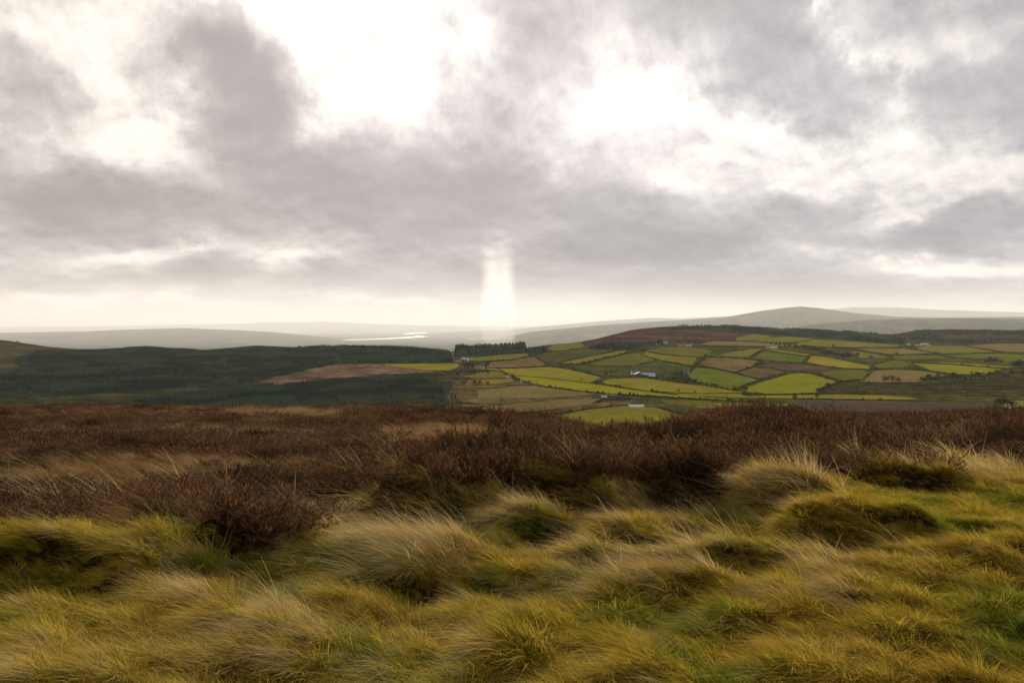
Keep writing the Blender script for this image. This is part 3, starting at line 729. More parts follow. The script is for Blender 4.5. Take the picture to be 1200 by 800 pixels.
HEDGES = [
    ([(583, 432), (598, 441), (612, 447.4), (640, 453.6), (680, 458.8), (720, 462.4), (760, 464.4), (800, 466.6), (850, 469.6), (900, 471.8)], 'longest dark hedge, curving beneath the brightest lime field', 3.4, 2.0),
    ([(569, 431.2), (600, 431.4), (640, 429.4), (660, 431.4), (685, 436.4), (704, 441.4)], 'hedge running along the top of the wide yellow-green field above the lime field', 2.6, 1.6),
    ([(656, 427.2), (680, 426.8), (700, 422), (735, 414), (757, 410.4)], 'dark hedge climbing diagonally between two strip fields towards the white hillside house', 3.4, 2.2),
    ([(656, 424.6), (690, 417.2), (735, 408.6), (755, 405)], 'hedge on the upper edge of the narrow yellow strip below the scrub', 2.4, 1.6),
    ([(640, 412.8), (668, 410), (690, 407.2)], 'short hedge under the small olive field on the shoulder of the heather hill', 2.6, 1.8),
    ([(757, 411.2), (775, 415), (800, 417.4), (820, 418.3)], 'thin hedge splitting the two olive fields below the pair of white hillside houses', 2.2, 1.4),
    ([(751, 416.4), (770, 421.2), (790, 425.8), (812, 429.5)], 'dark hedge slanting down to the scrub above the grey farm sheds', 2.8, 1.8),
    ([(686, 427.8), (720, 430), (745, 428.8), (768, 422.4)], 'hedge cupped under the rounded olive field left of the grey farm sheds', 2.4, 1.5),
    ([(820, 418.4), (850, 418.6), (885, 421.8), (905, 424.2), (950, 427.2), (985, 431.4), (1020, 433), (1040, 432)], 'long hedge above the brown rush field and the dark ploughed strip', 2.8, 1.7),
    ([(828, 415), (824, 420), (817, 426.4), (809, 436)], 'hedge falling steeply down the left side of the brown rush field', 3.0, 2.0),
    ([(812, 430), (832, 431.6), (846, 433.8), (862, 437.2), (885, 443.6), (894, 446)], 'hedge between the brown rush field and the deep green field below it', 2.6, 1.7),
    ([(863, 436), (882, 430.2), (894, 424.8)], 'short hedge dividing the two brown rush fields', 3.0, 2.0),
    ([(806, 443.6), (820, 450), (838, 454), (855, 457.2), (868, 458.6)], 'bushy hedge along the foot of the deep green field', 3.4, 2.4),
    ([(864, 456.4), (876, 451), (888, 447), (906, 442.6), (924, 437.6)], 'hedge curving between the deep green field and the large lime field', 2.8, 2.0),
    ([(888, 431.6), (902, 431.2), (920, 435.8), (940, 435.6), (960, 439.6), (982, 447)], 'hedge capping the large lime field under the dark ploughed strip', 2.8, 1.9),
    ([(958, 459), (964, 455.6), (972, 452.6), (984, 449.6)], 'short thick hedge at the right corner of the large lime field', 5.0, 3.4),
    ([(866, 461), (900, 462.8), (930, 462.4), (960, 461.6), (1000, 461.2), (1034, 461.4)], 'straight hedge beneath the large lime field', 2.6, 1.7),
    ([(935, 467.6), (990, 468.5), (1050, 469.2), (1090, 470)], 'low hedge along the top of the long mauve ploughed field', 2.6, 1.6),
    ([(692, 449.2), (712, 451.2), (737, 455.2), (747, 457.2)], 'broken hedge between the lime field and the field below the grey farm sheds', 2.6, 1.8),
    ([(761, 458.4), (772, 460.6), (782, 462), (793, 463.2)], 'dark bushy hedge standing alone at the tip of the lime field', 3.6, 2.4),
    ([(600, 490), (640, 486.6), (690, 479.4), (733, 475)], 'hedge along the back of the nearest yellow-green field', 2.8, 1.7),
    ([(768, 477), (785, 481.6), (800, 486.4), (822, 491)], 'hedge dropping down the right side of the nearest yellow-green field', 3.0, 2.0),
    ([(877, 419.6), (886, 414.6), (895, 410)], 'short steep hedge between an olive and a deep green hill field', 2.8, 1.8),
    ([(897, 411), (915, 413.4), (945, 417.4)], 'hedge along the top of the deep green hill field', 2.4, 1.5),
    ([(848, 399.4), (870, 400), (885, 400.2)], 'thin hedge under the topmost olive field below the ridge wood', 2.4, 1.5),
    ([(806, 405.2), (830, 405.4), (860, 406.2), (898, 406.8), (912, 408)], 'long thin hedge below the pale tan hill strip', 2.4, 1.5),
    ([(885, 401), (905, 402), (930, 404)], 'faint hedge above the row of dark roadside trees', 2.6, 1.7),
    ([(949, 417.4), (946, 420), (941, 424.4)], 'stubby hedge between the green and yellow hill fields', 2.6, 1.7),
    ([(1018, 434.4), (1040, 432.6), (1080, 434), (1118, 439.6), (1134, 440.4)], 'hedge arching over the broad tan field with three round trees', 2.8, 1.8),
    ([(1010, 448.6), (1050, 449.4), (1078, 448.6)], 'hedge at the foot of the broad tan field with three round trees', 2.6, 1.6),
    ([(1044, 422), (1070, 424.8), (1120, 426.8), (1160, 430.2), (1190, 432)], 'long hedge on the upper edge of the far lime strip', 2.6, 1.6),
    ([(1062, 408.4), (1085, 411.8), (1105, 415)], 'thin hedge right of the pale tan field below the white farmstead', 2.6, 1.6),
    ([(1040, 416.4), (1075, 415.4), (1105, 415.2), (1140, 414.2), (1172, 413.2), (1220, 416)], 'long level hedge crossing the far right fields', 2.8, 1.7),
    ([(1129, 405.6), (1150, 409.2), (1174, 413)], 'slanting hedge between the two fields below the mauve hillside wood', 2.8, 1.7),
    ([(952, 407), (1000, 407.6), (1056, 407.4)], 'straight hedge under the wide olive field below the ridge wood', 2.8, 1.6),
    ([(996, 409.4), (1018, 412.8), (1044, 418)], 'slanting hedge left of the pale tan field below the white farmstead', 2.8, 1.7),
    ([(569, 424), (600, 421.8), (622, 417.4)], 'hedge below the green field beside the dark plantation block', 2.8, 1.8),
    ([(626, 418.4), (634, 423), (642, 428)], 'short dark hedge at the right end of the brown farm field', 3.2, 2.2),
    ([(790, 479), (820, 480), (850, 481), (890, 482)], 'dark bank of hedge close above the heather crest', 3.2, 2.4),
    ([(982, 447.6), (996, 447.4), (1006, 446)], 'thick dark hedge between the large lime field and the broad tan field', 5.2, 4.0),
]
for k, (pts, lab, h, w) in enumerate(HEDGES): hedge(pts, lab, h, w, seed=k)

# ------------------------------------------------------------------ instancing helper for what nobody could count
def gn_scatter(name, protos, P, rot, scl, idx, label, cat):
    """one stuff object: points that carry copies of the prototype meshes"""
    me = bpy.data.meshes.new(name); n = len(P)
    me.vertices.add(n); me.vertices.foreach_set('co', np.ascontiguousarray(P, np.float32).ravel())
    a = me.attributes.new('rot', 'FLOAT_VECTOR', 'POINT'); a.data.foreach_set('vector', np.ascontiguousarray(rot, np.float32).ravel())
    a = me.attributes.new('scl', 'FLOAT_VECTOR', 'POINT'); a.data.foreach_set('vector', np.ascontiguousarray(scl, np.float32).ravel())
    a = me.attributes.new('idx', 'INT', 'POINT'); a.data.foreach_set('value', np.ascontiguousarray(idx, np.int32))
    o = bpy.data.objects.new(name, me); COL.objects.link(o)
    pc = bpy.data.collections.new(name + '_kinds')
    for p in protos: pc.objects.link(p)
    g = bpy.data.node_groups.new(name + '_scatter', 'GeometryNodeTree')
    g.interface.new_socket('Geometry', in_out='INPUT', socket_type='NodeSocketGeometry')
    g.interface.new_socket('Geometry', in_out='OUTPUT', socket_type='NodeSocketGeometry')
    N, Lk = g.nodes, g.links
    gi, go = N.new('NodeGroupInput'), N.new('NodeGroupOutput')
    iop = N.new('GeometryNodeInstanceOnPoints'); ci = N.new('GeometryNodeCollectionInfo')
    ci.inputs['Collection'].default_value = pc; ci.inputs['Separate Children'].default_value = True; ci.inputs['Reset Children'].default_value = True
    def na(nm, t):
        q = N.new('GeometryNodeInputNamedAttribute'); q.data_type = t; q.inputs['Name'].default_value = nm; return q.outputs['Attribute']
    e2r = N.new('FunctionNodeEulerToRotation')
    Lk.new(na('rot', 'FLOAT_VECTOR'), e2r.inputs[0])
    Lk.new(gi.outputs[0], iop.inputs['Points']); Lk.new(ci.outputs[0], iop.inputs['Instance'])
    iop.inputs['Pick Instance'].default_value = True
    Lk.new(na('idx', 'INT'), iop.inputs['Instance Index']); Lk.new(e2r.outputs[0], iop.inputs['Rotation']); Lk.new(na('scl', 'FLOAT_VECTOR'), iop.inputs['Scale'])
    Lk.new(iop.outputs[0], go.inputs[0])
    md = o.modifiers.new('scatter', 'NODES'); md.node_group = g
    tag(o, label, cat, kind='stuff')
    return o

# ------------------------------------------------------------------ trees
def fir_mesh(name, seed, m, tiers=8, fat=0.20):
    """unit-height conifer: trunk and drooping ragged whorls"""
    rg = np.random.default_rng(seed); V, Fq = [], []
    def cone(z0, z1, r, n, droop, rag):
        b0 = len(V); V.append((rg.normal(0, .004), rg.normal(0, .004), z1))
        ph = rg.uniform(0, 6.28)
        for k in range(n):
            a = ph + 6.2832 * k / n + rg.normal(0, .10); rr = r * (1 + rg.uniform(-rag, rag)) * (1.0 if k % 2 == 0 else 0.58)
            V.append((rr * math.cos(a), rr * math.sin(a), z0 - droop * rg.uniform(.4, 1.2) * (1 if k % 2 == 0 else -0.4)))
        for k in range(n): Fq.append((b0, b0 + 1 + k, b0 + 1 + (k + 1) % n))
    for i in range(tiers):
        f = i / tiers
        z0 = 0.10 + 0.82 * f; r = fat * (1 - f) ** 0.85 + 0.012
        cone(z0, min(1.0, z0 + 0.24 - 0.08 * f), r, 12, 0.05 * (1 - f * .5), 0.25)
    b0 = len(V)
    for z, r in ((0, .014), (.5, .009)):
        for k in range(5): V.append((r * math.cos(k * 1.2566), r * math.sin(k * 1.2566), z))
    for k in range(5):
        k2 = (k + 1) % 5; Fq.append((b0 + k, b0 + k2, b0 + 5 + k2)); Fq.append((b0 + k, b0 + 5 + k2, b0 + 5 + k))
    return mesh_np(name, np.array(V), np.array(Fq), m, link=False)
FIRS = [fir_mesh('fir_kind', 10 + i, M_fir, 7 + i % 3, 0.17 + 0.015 * i) for i in range(5)] + [fir_mesh('larch_kind', 30 + i, M_larch, 6, 0.20) for i in range(2)] + [fir_mesh('spruce_kind', 80 + i, M_fird, 8, 0.16 + .02 * i) for i in range(3)]
def wood(name, polys, spacing, hgt, label, cat='wood', larch=0.04, seed=0, holes=0.0, lines=True, ymax=4200):
    rg = np.random.default_rng(seed + 500)
    P = []
    for poly in polys:
        pp = np.array(poly, float); q = []
        for k in range(len(pp)):
            a, c = pp[k], pp[(k + 1) % len(pp)]
            n = max(1, int(np.hypot(*(c - a)) / 8))
            for t in range(n): q.append(a + (c - a) * t / n)
        q = np.array(q)
        gx, gy = sight(q[:, 0], q[:, 1])
        x0, x1, y0, y1 = gx.min(), gx.max(), gy.min(), min(gy.max(), ymax)
        sx = np.arange(x0, x1, spacing); sy = np.arange(y0, y1, spacing * 0.92)
        X, Y = np.meshgrid(sx, sy); X = X.ravel() + rg.uniform(-.38, .38, X.size) * spacing; Y = Y.ravel() + rg.uniform(-.38, .38, Y.size) * spacing
        k = in_poly(X, Y, np.stack([gx, gy], 1)); P.append(np.stack([X[k], Y[k]], 1))
    P = np.concatenate(P); x, y = P[:, 0], P[:, 1]
    if holes > 0:
        k = fbm(x / 90, y / 90, 3, seed + 13) > -0.62 + holes; P = P[k]; x, y = P[:, 0], P[:, 1]
    z = z_ground(x, y); n = len(P)
    comp = np.where(fbm(x / 170, y / 120, 2, seed + 63) > .12, 1.35, 1.0) * np.where(fbm(x / 130, y / 150, 2, seed + 73) > .2, .62, 1.0)   # compartments of different age
    h = hgt * comp * (1 + 0.25 * fbm(x / 70, y / 70, 2, seed + 23) + rg.normal(0, 0.13, n)); h = np.clip(h, hgt * .4, hgt * 1.6)
    wdt = np.maximum(h, hgt * .7) * rg.uniform(1.05, 1.6, n)
    yel = (fbm(x / 110, y / 60, 3, seed + 33) > 0.60 - larch * 4) & (rg.random(n) < 0.75)
    idx = np.where(yel, rg.integers(5, 7, n), rg.integers(0, 5, n))
    dk = (fbm(x / 150, y / 110, 3, seed + 83) + .45 * (comp > 1.2) - .3 * (comp < .9) > .12) & ~yel; idx = np.where(dk, rg.integers(7, 10, n), idx)
    rot = np.stack([rg.normal(0, .03, n), rg.normal(0, .03, n), rg.uniform(0, 6.28, n)], 1)
    return gn_scatter(name, FIRS, np.stack([x, y, z - 0.2], 1), rot, np.stack([wdt, wdt, h], 1), idx, label, cat)
_L1 = [(-260, 446), (30, 437), (75, 433), (120, 431), (165, 427.5), (215, 426.5), (260, 424), (300, 420.5), (345, 417), (395, 413)]
_L2 = [(-260, 456), (0, 450), (60, 448), (120, 445), (180, 441), (230, 437.5), (280, 434), (330, 430), (365, 427), (396, 421)]
_L0 = [(14, 421), (48, 412), (80, 411), (120, 410.6), (170, 407.2), (240, 411.4), (300, 406.2), (345, 408.2), (394, 409.4)]
_L3 = [(396, 426.5), (330, 439.5), (300, 447), (240, 452.5), (150, 459), (60, 465), (-260, 466)]
def _dn(l, d): return [(x, y + d) for x, y in l]
wood('conifer_wood', [_L0 + _dn(_L1[::-1][:-1], -1.3) + [(25, 433)]], 4.8, 5.0, 'upper conifer plantation below the skyline of the left hillside', larch=0.01, seed=1, holes=0.06)
wood('conifer_wood', [_dn(_L1, 1.0) + _dn(_L2[::-1], -1.3)], 5.2, 7.0, 'middle conifer plantation band on the left hillside', larch=0.03, seed=11, holes=0.03)
wood('conifer_wood', [_dn(_L2, 1.0) + _L3], 4.6, 5.0, 'lower conifer plantation flecked with yellow on the left hillside', larch=0.065, seed=12, holes=0.05)
wood('conifer_wood', [[(345, 408.4), (400, 406.4), (460, 407), (500, 409.6), (526, 413), (529, 424.6), (480, 425.6), (400, 426.4), (398, 418)]],
     5.2, 7.0, 'dark conifer plantation on the ridge just left of the road gap', larch=0.0, seed=2, holes=0.03)
wood('conifer_wood', [[(535, 423.2), (534, 416), (560, 413.2), (600, 412.2), (614, 412.6), (617, 413.6), (585, 415.8), (556, 418.2)]],
     5.5, 17.0, 'tall straight-edged conifer block right of the road gap', larch=0.0, seed=3)
wood('conifer_wood', [[(616, 412.5), (640, 409), (642, 412), (630, 416.5), (620, 417)]],
     7.0, 12.0, 'small conifer stand tapering off the right end of the tall block', larch=0.0, seed=4)
wood('conifer_wood', [[(150, 470.5), (205, 463), (300, 451.5), (335, 452), (385, 447), (460, 440), (500, 441.5), (518, 449), (521, 466), (470, 470), (420, 476), (330, 482), (200, 481)]],
     4.2, 4.8, 'nearest blue-green conifer plantation in front of the brown felled ground', larch=0.0, seed=5)
wood('ridge_wood', [[(690, 409.6), (718, 404), (740, 402.8), (758, 402.8), (776, 401.2), (778, 405), (740, 408.5), (718, 410.5)]],
     8.0, 9.0, 'dark belt of trees under the heather hill beside the white house', larch=0.01, seed=6, holes=0.1)
wood('ridge_wood', [[(768, 386), (800, 383.8), (850, 384), (900, 386.5), (1000, 391), (1042, 394), (1066, 402.5), (1050, 403), (1000, 399.6), (940, 394.6), (900, 392), (860, 389), (820, 386.6)]],
     8.0, 10.5, 'long dark wood along the crest of the hill beyond the fields', larch=0.02, seed=7)
wood('ridge_wood', [[(1045, 393), (1075, 389), (1110, 387.6), (1200, 389), (1330, 389), (1330, 394), (1200, 393), (1100, 392), (1070, 396)],
                    [(1058, 397), (1080, 399.6), (1120, 402.6), (1200, 402.4), (1330, 402), (1330, 398.6), (1200, 399), (1120, 399.6)]],
     11.0, 10.0, 'dark wood banding the mauve far right hill', larch=0.02, seed=8)
wood('larch_wood', [[(400, 476), (470, 469), (521, 466), (535, 464), (545, 482), (500, 490), (400, 490)]],
     7.5, 6.0, 'loose mix of yellow larch and small firs below the near plantation', larch=0.20, seed=9, holes=0.3)

def crown_mesh(name, seed, m, n=420, lobes=6, low=0.22):
    """unit-height broadleaf crown: leaf clumps filling several uneven lobes"""
    rg = np.random.default_rng(seed)
    c = np.stack([rg.uniform(-.22, .22, lobes), rg.uniform(-.22, .22, lobes), rg.uniform(low + .16, .80, lobes)], 1); r = rg.uniform(.14, .24, lobes)
    k = rg.integers(0, lobes, n); d = rg.normal(size=(n, 3)); d /= np.linalg.norm(d, axis=1)[:, None]
    P = c[k] + d * (r[k] * rg.uniform(.55, 1.05, n) ** .6)[:, None]
    s = rg.uniform(.022, .055, n)
    A = rg.normal(size=(n, 3)); A /= np.linalg.norm(A, axis=1)[:, None]; B = np.cross(A, rg.normal(size=(n, 3))); B /= np.linalg.norm(B, axis=1)[:, None]
    V = np.stack([P - A * s[:, None], P + B * s[:, None] * .7, P + A * s[:, None], P - B * s[:, None] * .7], 1).reshape(-1, 3)
    return mesh_np(name, V, np.arange(4 * n).reshape(-1, 4), m, link=False)
def trunk_mesh(name, seed):
    rg = np.random.default_rng(seed); V, Fq = [], []
    def limb(p0, p1, r0, r1):
        p0, p1 = np.array(p0), np.array(p1); d = p1 - p0; d = d / np.linalg.norm(d)
        u = np.cross(d, (0.3, 1, 0.1)); u /= np.linalg.norm(u); w = np.cross(d, u); b0 = len(V)
        for p, r in ((p0, r0), (p1, r1)):
            for k in range(6): V.append(p + r * (math.cos(k * 1.0472) * u + math.sin(k * 1.0472) * w))
        for k in range(6): Fq.append((b0 + k, b0 + (k + 1) % 6, b0 + 6 + (k + 1) % 6, b0 + 6 + k))
    limb((0, 0, -.03), (.01, 0, .36), .030, .020)
    for k in range(5):
        a = k * 1.257 + rg.uniform(-.3, .3); limb((.01, 0, .28 + .02 * k), (.20 * math.cos(a), .20 * math.sin(a), .58 + rg.uniform(-.06, .12)), .014, .005)
    return mesh_np(name, np.array(V), np.array(Fq), M_bark, link=False)
CROWNS = [crown_mesh('crown', 40 + i, M_leaf, 420, 5 + i % 3) for i in range(4)]; RUST = [crown_mesh('crown', 60 + i, M_rust, 380, 6) for i in range(2)]
TRUNKS = [trunk_mesh('trunk', 50 + i) for i in range(3)]
ORD = ['first', 'second', 'third', 'fourth', 'fifth', 'sixth', 'seventh', 'eighth', 'ninth', 'tenth', 'eleventh', 'twelfth', 'thirteenth', 'fourteenth', 'fifteenth', 'sixteenth', 'seventeenth', 'eighteenth']
_tk = 0
def put_tree(kind, px, py, h, label, group, rust=False, fat=1.0):
    global _tk; _tk += 1
    rg = np.random.default_rng(900 + _tk)
    x, y = sight(px, py); x, y = float(x[0]), float(y[0])
    z = float(z_ground(x, y))
    e = bpy.data.objects.new(kind, None); COL.objects.link(e); e.location = (x, y, z)
    e.rotation_euler = (0, 0, rg.uniform(0, 6.28)); w = h * rg.uniform(1.2, 1.7) * fat * 1.25; h *= 1.35; e.scale = (w, w, h)
    e.empty_display_size = 0.1
    if kind == 'fir_tree':
        c = FIRS[int(rg.integers(0, 5))].copy(); c.name = 'crown'; COL.objects.link(c); c.parent = e
    else:
        c = (RUST if rust else CROWNS)[int(rg.integers(0, 2 if rust else 4))].copy(); COL.objects.link(c); c.parent = e
    t = TRUNKS[int(rg.integers(0, 3))].copy(); COL.objects.link(t); t.parent = e
    tag(e, label, 'tree', group)
def tree_row(items, what, group, kind='broadleaf_tree', rust=()):
    items = sorted(items)
    for i, (px, py, h) in enumerate(items):
        lab = '%s from left %s' % (ORD[i], what)
        if kind == 'fir_tree' or i not in rust: put_tree(kind, px, py, h, lab, group)
        else: put_tree(kind, px, py, h, lab, group, True)
tree_row([(787, 442, 8), (791, 442.6, 11), (795, 442.8, 12), (799, 443, 12), (803, 443.2, 10), (806, 443.4, 8)], 'of the six dark firs right of the grey farm sheds', 'dark firs by the farm sheds', 'fir_tree')
tree_row([(710, 441.8, 6), (716, 442.6, 5), (722, 442.6, 4)], 'of the three low trees by the farm sheds', 'trees by the farm sheds')
tree_row([(771, 444, 6), (776, 445, 7), (782, 446.6, 6), (790, 448.2, 7), (797, 449.2, 6), (804, 449.6, 5)], 'of the six trees below the grey farm sheds', 'trees by the farm sheds', rust=(1, 4))
tree_row([(815, 448.6, 7), (822, 451.2, 5), (828, 453.2, 5.5), (834, 454.6, 6), (840, 455.6, 6), (852, 457.4, 4), (862, 459.2, 8), (872, 459.8, 7)], 'of the eight trees in the deep green field hedge', 'trees under the deep green field', rust=(5,))
tree_row([(1036.5, 448.2, 9), (1045.5, 448.4, 9.5), (1054, 448.6, 7)], 'of the three round dark tan field trees', 'round trees in the tan field')
tree_row([(1080 + 5.2 * i, 447.6 - 0.25 * i + (i % 3) * .3, 7 + (i * 37 % 5)) for i in range(9)], 'of the nine dark trees edging the hollow below the tan field', 'trees bordering the hollow', rust=(6,))
tree_row([(1126 + 5.6 * i, 444.4 - 0.35 * i + (i * 7 % 4) * .8, 7 + (i * 53 % 5)) for i in range(14)], 'of the fourteen mixed trees by the far lime strip', 'trees by the far lime strip', rust=(7, 8, 9, 12, 13))
tree_row([(904, 404.8, 7), (909, 405.6, 8), (914, 406.4, 8), (920, 407, 9), (926, 407.8, 9), (932, 408.6, 10), (937, 409.2, 9), (943, 410, 10), (949, 410.8, 11), (954, 411.6, 11), (959, 412.8, 12)], 'of the eleven dark trees along the hill lane', 'trees along the hill lane', rust=(6,))
tree_row([(963 + 3.6 * i, 414.6 + 0.85 * i * .8 + (i * 5 % 3) * .6, 8 + (i * 29 % 6)) for i in range(10)], 'of the ten dark trees below the hill lane', 'trees below the hill lane', rust=(4, 9))
tree_row([(1000, 418, 7), (1004, 418.6, 9), (1020, 419.8, 7), (1022.5, 420.2, 6)], 'of the four trees round the small white cottage', 'trees round the small cottage')
tree_row([(1156, 425.2, 9), (1160, 425.4, 11), (1164, 425.6, 11), (1168, 425.6, 9), (1174, 426, 6)], 'of the five blue-dark trees above the far lime strip', 'trees above the far lime strip')
tree_row([(1188, 430.4, 9), (1192, 431, 12), (1196, 431.4, 13), (1202, 431.6, 11)], 'of the four tall trees ending the far lime strip', 'tall trees at the far lime strip')
tree_row([(1168, 476, 8), (1172, 476.6, 9), (1177, 477, 9.5), (1182, 477, 9), (1186, 477, 8)], 'of the five trees by the cottage at the crest', 'trees by the crest cottage')
tree_row([(705, 448, 4), (700, 449, 3.5), (697, 449.6, 3)], 'of the three bushes at the lime field corner', 'bushes at the lime field corner')
tree_row([(544, 452, 6), (556, 451.4, 6.5), (562, 451.8, 6), (571, 451.6, 5)], 'of the four dark thorn trees on the rough grazing', 'thorn trees on the rough grazing')
tree_row([(520 + 5.2 * i, 438 - 0.15 * i + (i * 5 % 4) * 1.0, 5 + (i * 17 % 4)) for i in range(11)], 'of the eleven dark scrubby trees below the road farm', 'scrubby trees below the road farm', rust=(2, 5, 9))
tree_row([(545, 432, 8), (549, 432.2, 9), (553, 432, 10), (568.5, 430.8, 6), (572, 430.4, 7)], 'of the five thin trees by the white road farm', 'bare trees at the road farm', rust=(0, 1, 2))
tree_row([(796, 402, 7), (803, 402.4, 6), (808, 402.6, 8), (815, 403, 6)], 'of the four trees beside the twin white hillside houses', 'trees by the twin houses')
for px, py, h, lab in [(977, 406.4, 7, 'lone dark tree in the hedge under the ridge wood'), (1050, 416, 6, 'lone tree standing on the hedge below the white farmstead'),
                       (958, 467.4, 6, 'lone tree on the hedge above the mauve ploughed field'), (932, 470, 7, 'ragged tree at the left corner of the mauve ploughed field'),
                       (795, 459.6, 4, 'small rusty bush alone in the field below the farm sheds'), (815, 461, 3.5, 'small dark bush right of the rusty one below the farm sheds'),
                       (681, 445.6, 3, 'tiny rusty bush in the middle of the wide yellow-green field'), (21, 401.4, 5, 'tiny lone tree on the skyline of the bare far left hill'), (41, 405.4, 5, 'tiny lone tree in the skyline dip of the far left hill'),
                       (1016, 402, 5, 'small tree at the edge of the wide olive field')]:
    put_tree('broadleaf_tree', px, py, h, lab, None, 'rusty' in lab)
tree_row([(508 + 4.4 * i, 474 - 0.5 * i + (i * 5 % 3) * 1.6, 5 + (i * 13 % 4)) for i in range(7)], 'of the seven small firs at the plantation corner', 'small firs at the plantation corner', 'fir_tree')

# rough bushes: gorse and willow scrub too many to count
BUSHES = [crown_mesh('bush_kind', 70 + i, (M_leaf, M_hedge, M_rust)[i % 3], 130, 4, -0.1) for i in range(6)]
def scrub(name, polys, n_per_ha, h, label, seed, clump=0.0):
    rg = np.random.default_rng(seed); P = []
    for poly in polys:
        gx, gy = sight([p[0] for p in poly], [p[1] for p in poly])
        area = (gx.max() - gx.min()) * (gy.max() - gy.min()) / 1e4
        n = int(area * n_per_ha); X = rg.uniform(gx.min(), gx.max(), n); Y = rg.uniform(gy.min(), gy.max(), n)
        k = in_poly(X, Y, np.stack([gx, gy], 1)) & (fbm(X / 55, Y / 40, 3, seed) > clump); P.append(np.stack([X[k], Y[k]], 1))
    P = np.concatenate(P); n = len(P); hh = h * rg.uniform(.5, 1.5, n); w = hh * rg.uniform(1.1, 1.9, n)
    z = z_ground(P[:, 0], P[:, 1])
    gn_scatter(name, BUSHES, np.column_stack([P, z - .1]), np.stack([0 * hh, 0 * hh, rg.uniform(0, 6.28, n)], 1), np.stack([w, w, hh], 1), rg.integers(0, 6, n), label, 'scrub')
drape('field', [(545, 397), (575, 395.8), (602, 395.4), (603, 397.6), (575, 398.6), (550, 399)], FM['lime'], 5.0, 250.0)  # patch of sunlight under the shaft, painted as bright lime ground
scrub('hollow_scrub', [[(960, 452), (1000, 450), (1080, 451), (1130, 446), (1260, 438), (1260, 466), (1100, 466), (1000, 460)], [(985, 449), (1010, 447.6), (1012, 451), (985, 453)]], 80, 4.6, 'dark willow and gorse scrub filling the hollow below the tan field', 201, -0.12)
scrub('hillside_scrub', [[(646, 413.6), (690, 409), (712, 411), (680, 419), (656, 424), (640, 420)], [(690, 430), (745, 431), (780, 426), (806, 431), (790, 438), (740, 436)], [(640, 428), (690, 428), (686, 436), (664, 431)], [(505, 433), (566, 432), (585, 437), (548, 445), (510, 446)], [(526, 447), (548, 452), (545, 470), (532, 474)]], 70, 2.6, 'low dark thorn scrub scattered over the rough hillside ground', 202, 0.0)
scrub('crest_scrub', [[(-60, 464), (60, 465), (150, 466), (200, 468), (260, 474), (120, 476), (-60, 474)], [(0, 420), (50, 424), (110, 432), (60, 440), (0, 436)]], 70, 3.2, 'low olive scrub along the foot of the left plantation', 203, -0.1)
scrub('grazing_scrub', [[(545, 455), (660, 458), (720, 465), (640, 478), (560, 486)], [(730, 466), (800, 470), (860, 476), (800, 480), (750, 474)], [(1060, 467), (1160, 469), (1165, 474), (1080, 471)]], 30, 1.3, 'low tufts of rush and gorse on the rough grazing', 204, 0.12)

# ------------------------------------------------------------------ buildings
M_white = plain_mat('white_render', (0.68, 0.66, 0.62), 0.8, 0.08, 0.4, 0); M_slate = plain_mat('slate_roof', (0.085, 0.09, 0.10), 0.55, 0.2, 0.8, 0.4)
M_tin = plain_mat('grey_tin_roof', (0.15, 0.18, 0.21), 0.55, 0.12, 0.2, 0.2); M_shedwall = plain_mat('shed_cladding', (0.07, 0.08, 0.09), 0.7, 0.2, 0.3)
M_glass = plain_mat('dark_window_glass', (0.02, 0.025, 0.03), 0.15, 0.1, 1.0, 0.5); M_door = plain_mat('dark_door_paint', (0.05, 0.03, 0.025), 0.5, 0.1, 1.0)
M_paleroof = plain_mat('pale_sheet_roof', (0.52, 0.51, 0.50), 0.8, 0.12, 0.3, 0); M_stone = plain_mat('grey_stone', (0.30, 0.28, 0.25), 0.9, 0.2, 0.8)
def box(bm, x0, x1, y0, y1, z0, z1):
    v = [bm.verts.new(p) for p in ((x0, y0, z0), (x1, y0, z0), (x1, y1, z0), (x0, y1, z0), (x0, y0, z1), (x1, y0, z1), (x1, y1, z1), (x0, y1, z1))]
    for f in ((3, 2, 1, 0), (4, 5, 6, 7), (0, 1, 5, 4), (1, 2, 6, 5), (2, 3, 7, 6), (3, 0, 4, 7)): bm.faces.new([v[i] for i in f])
def part(name, fn, m, parent):
    bm = bmesh.new(); fn(bm); me = bpy.data.meshes.new(name); bm.to_mesh(me); bm.free(); me.materials.append(m)
    o = bpy.data.objects.new(name, me); COL.objects.link(o); o.parent = parent; return o
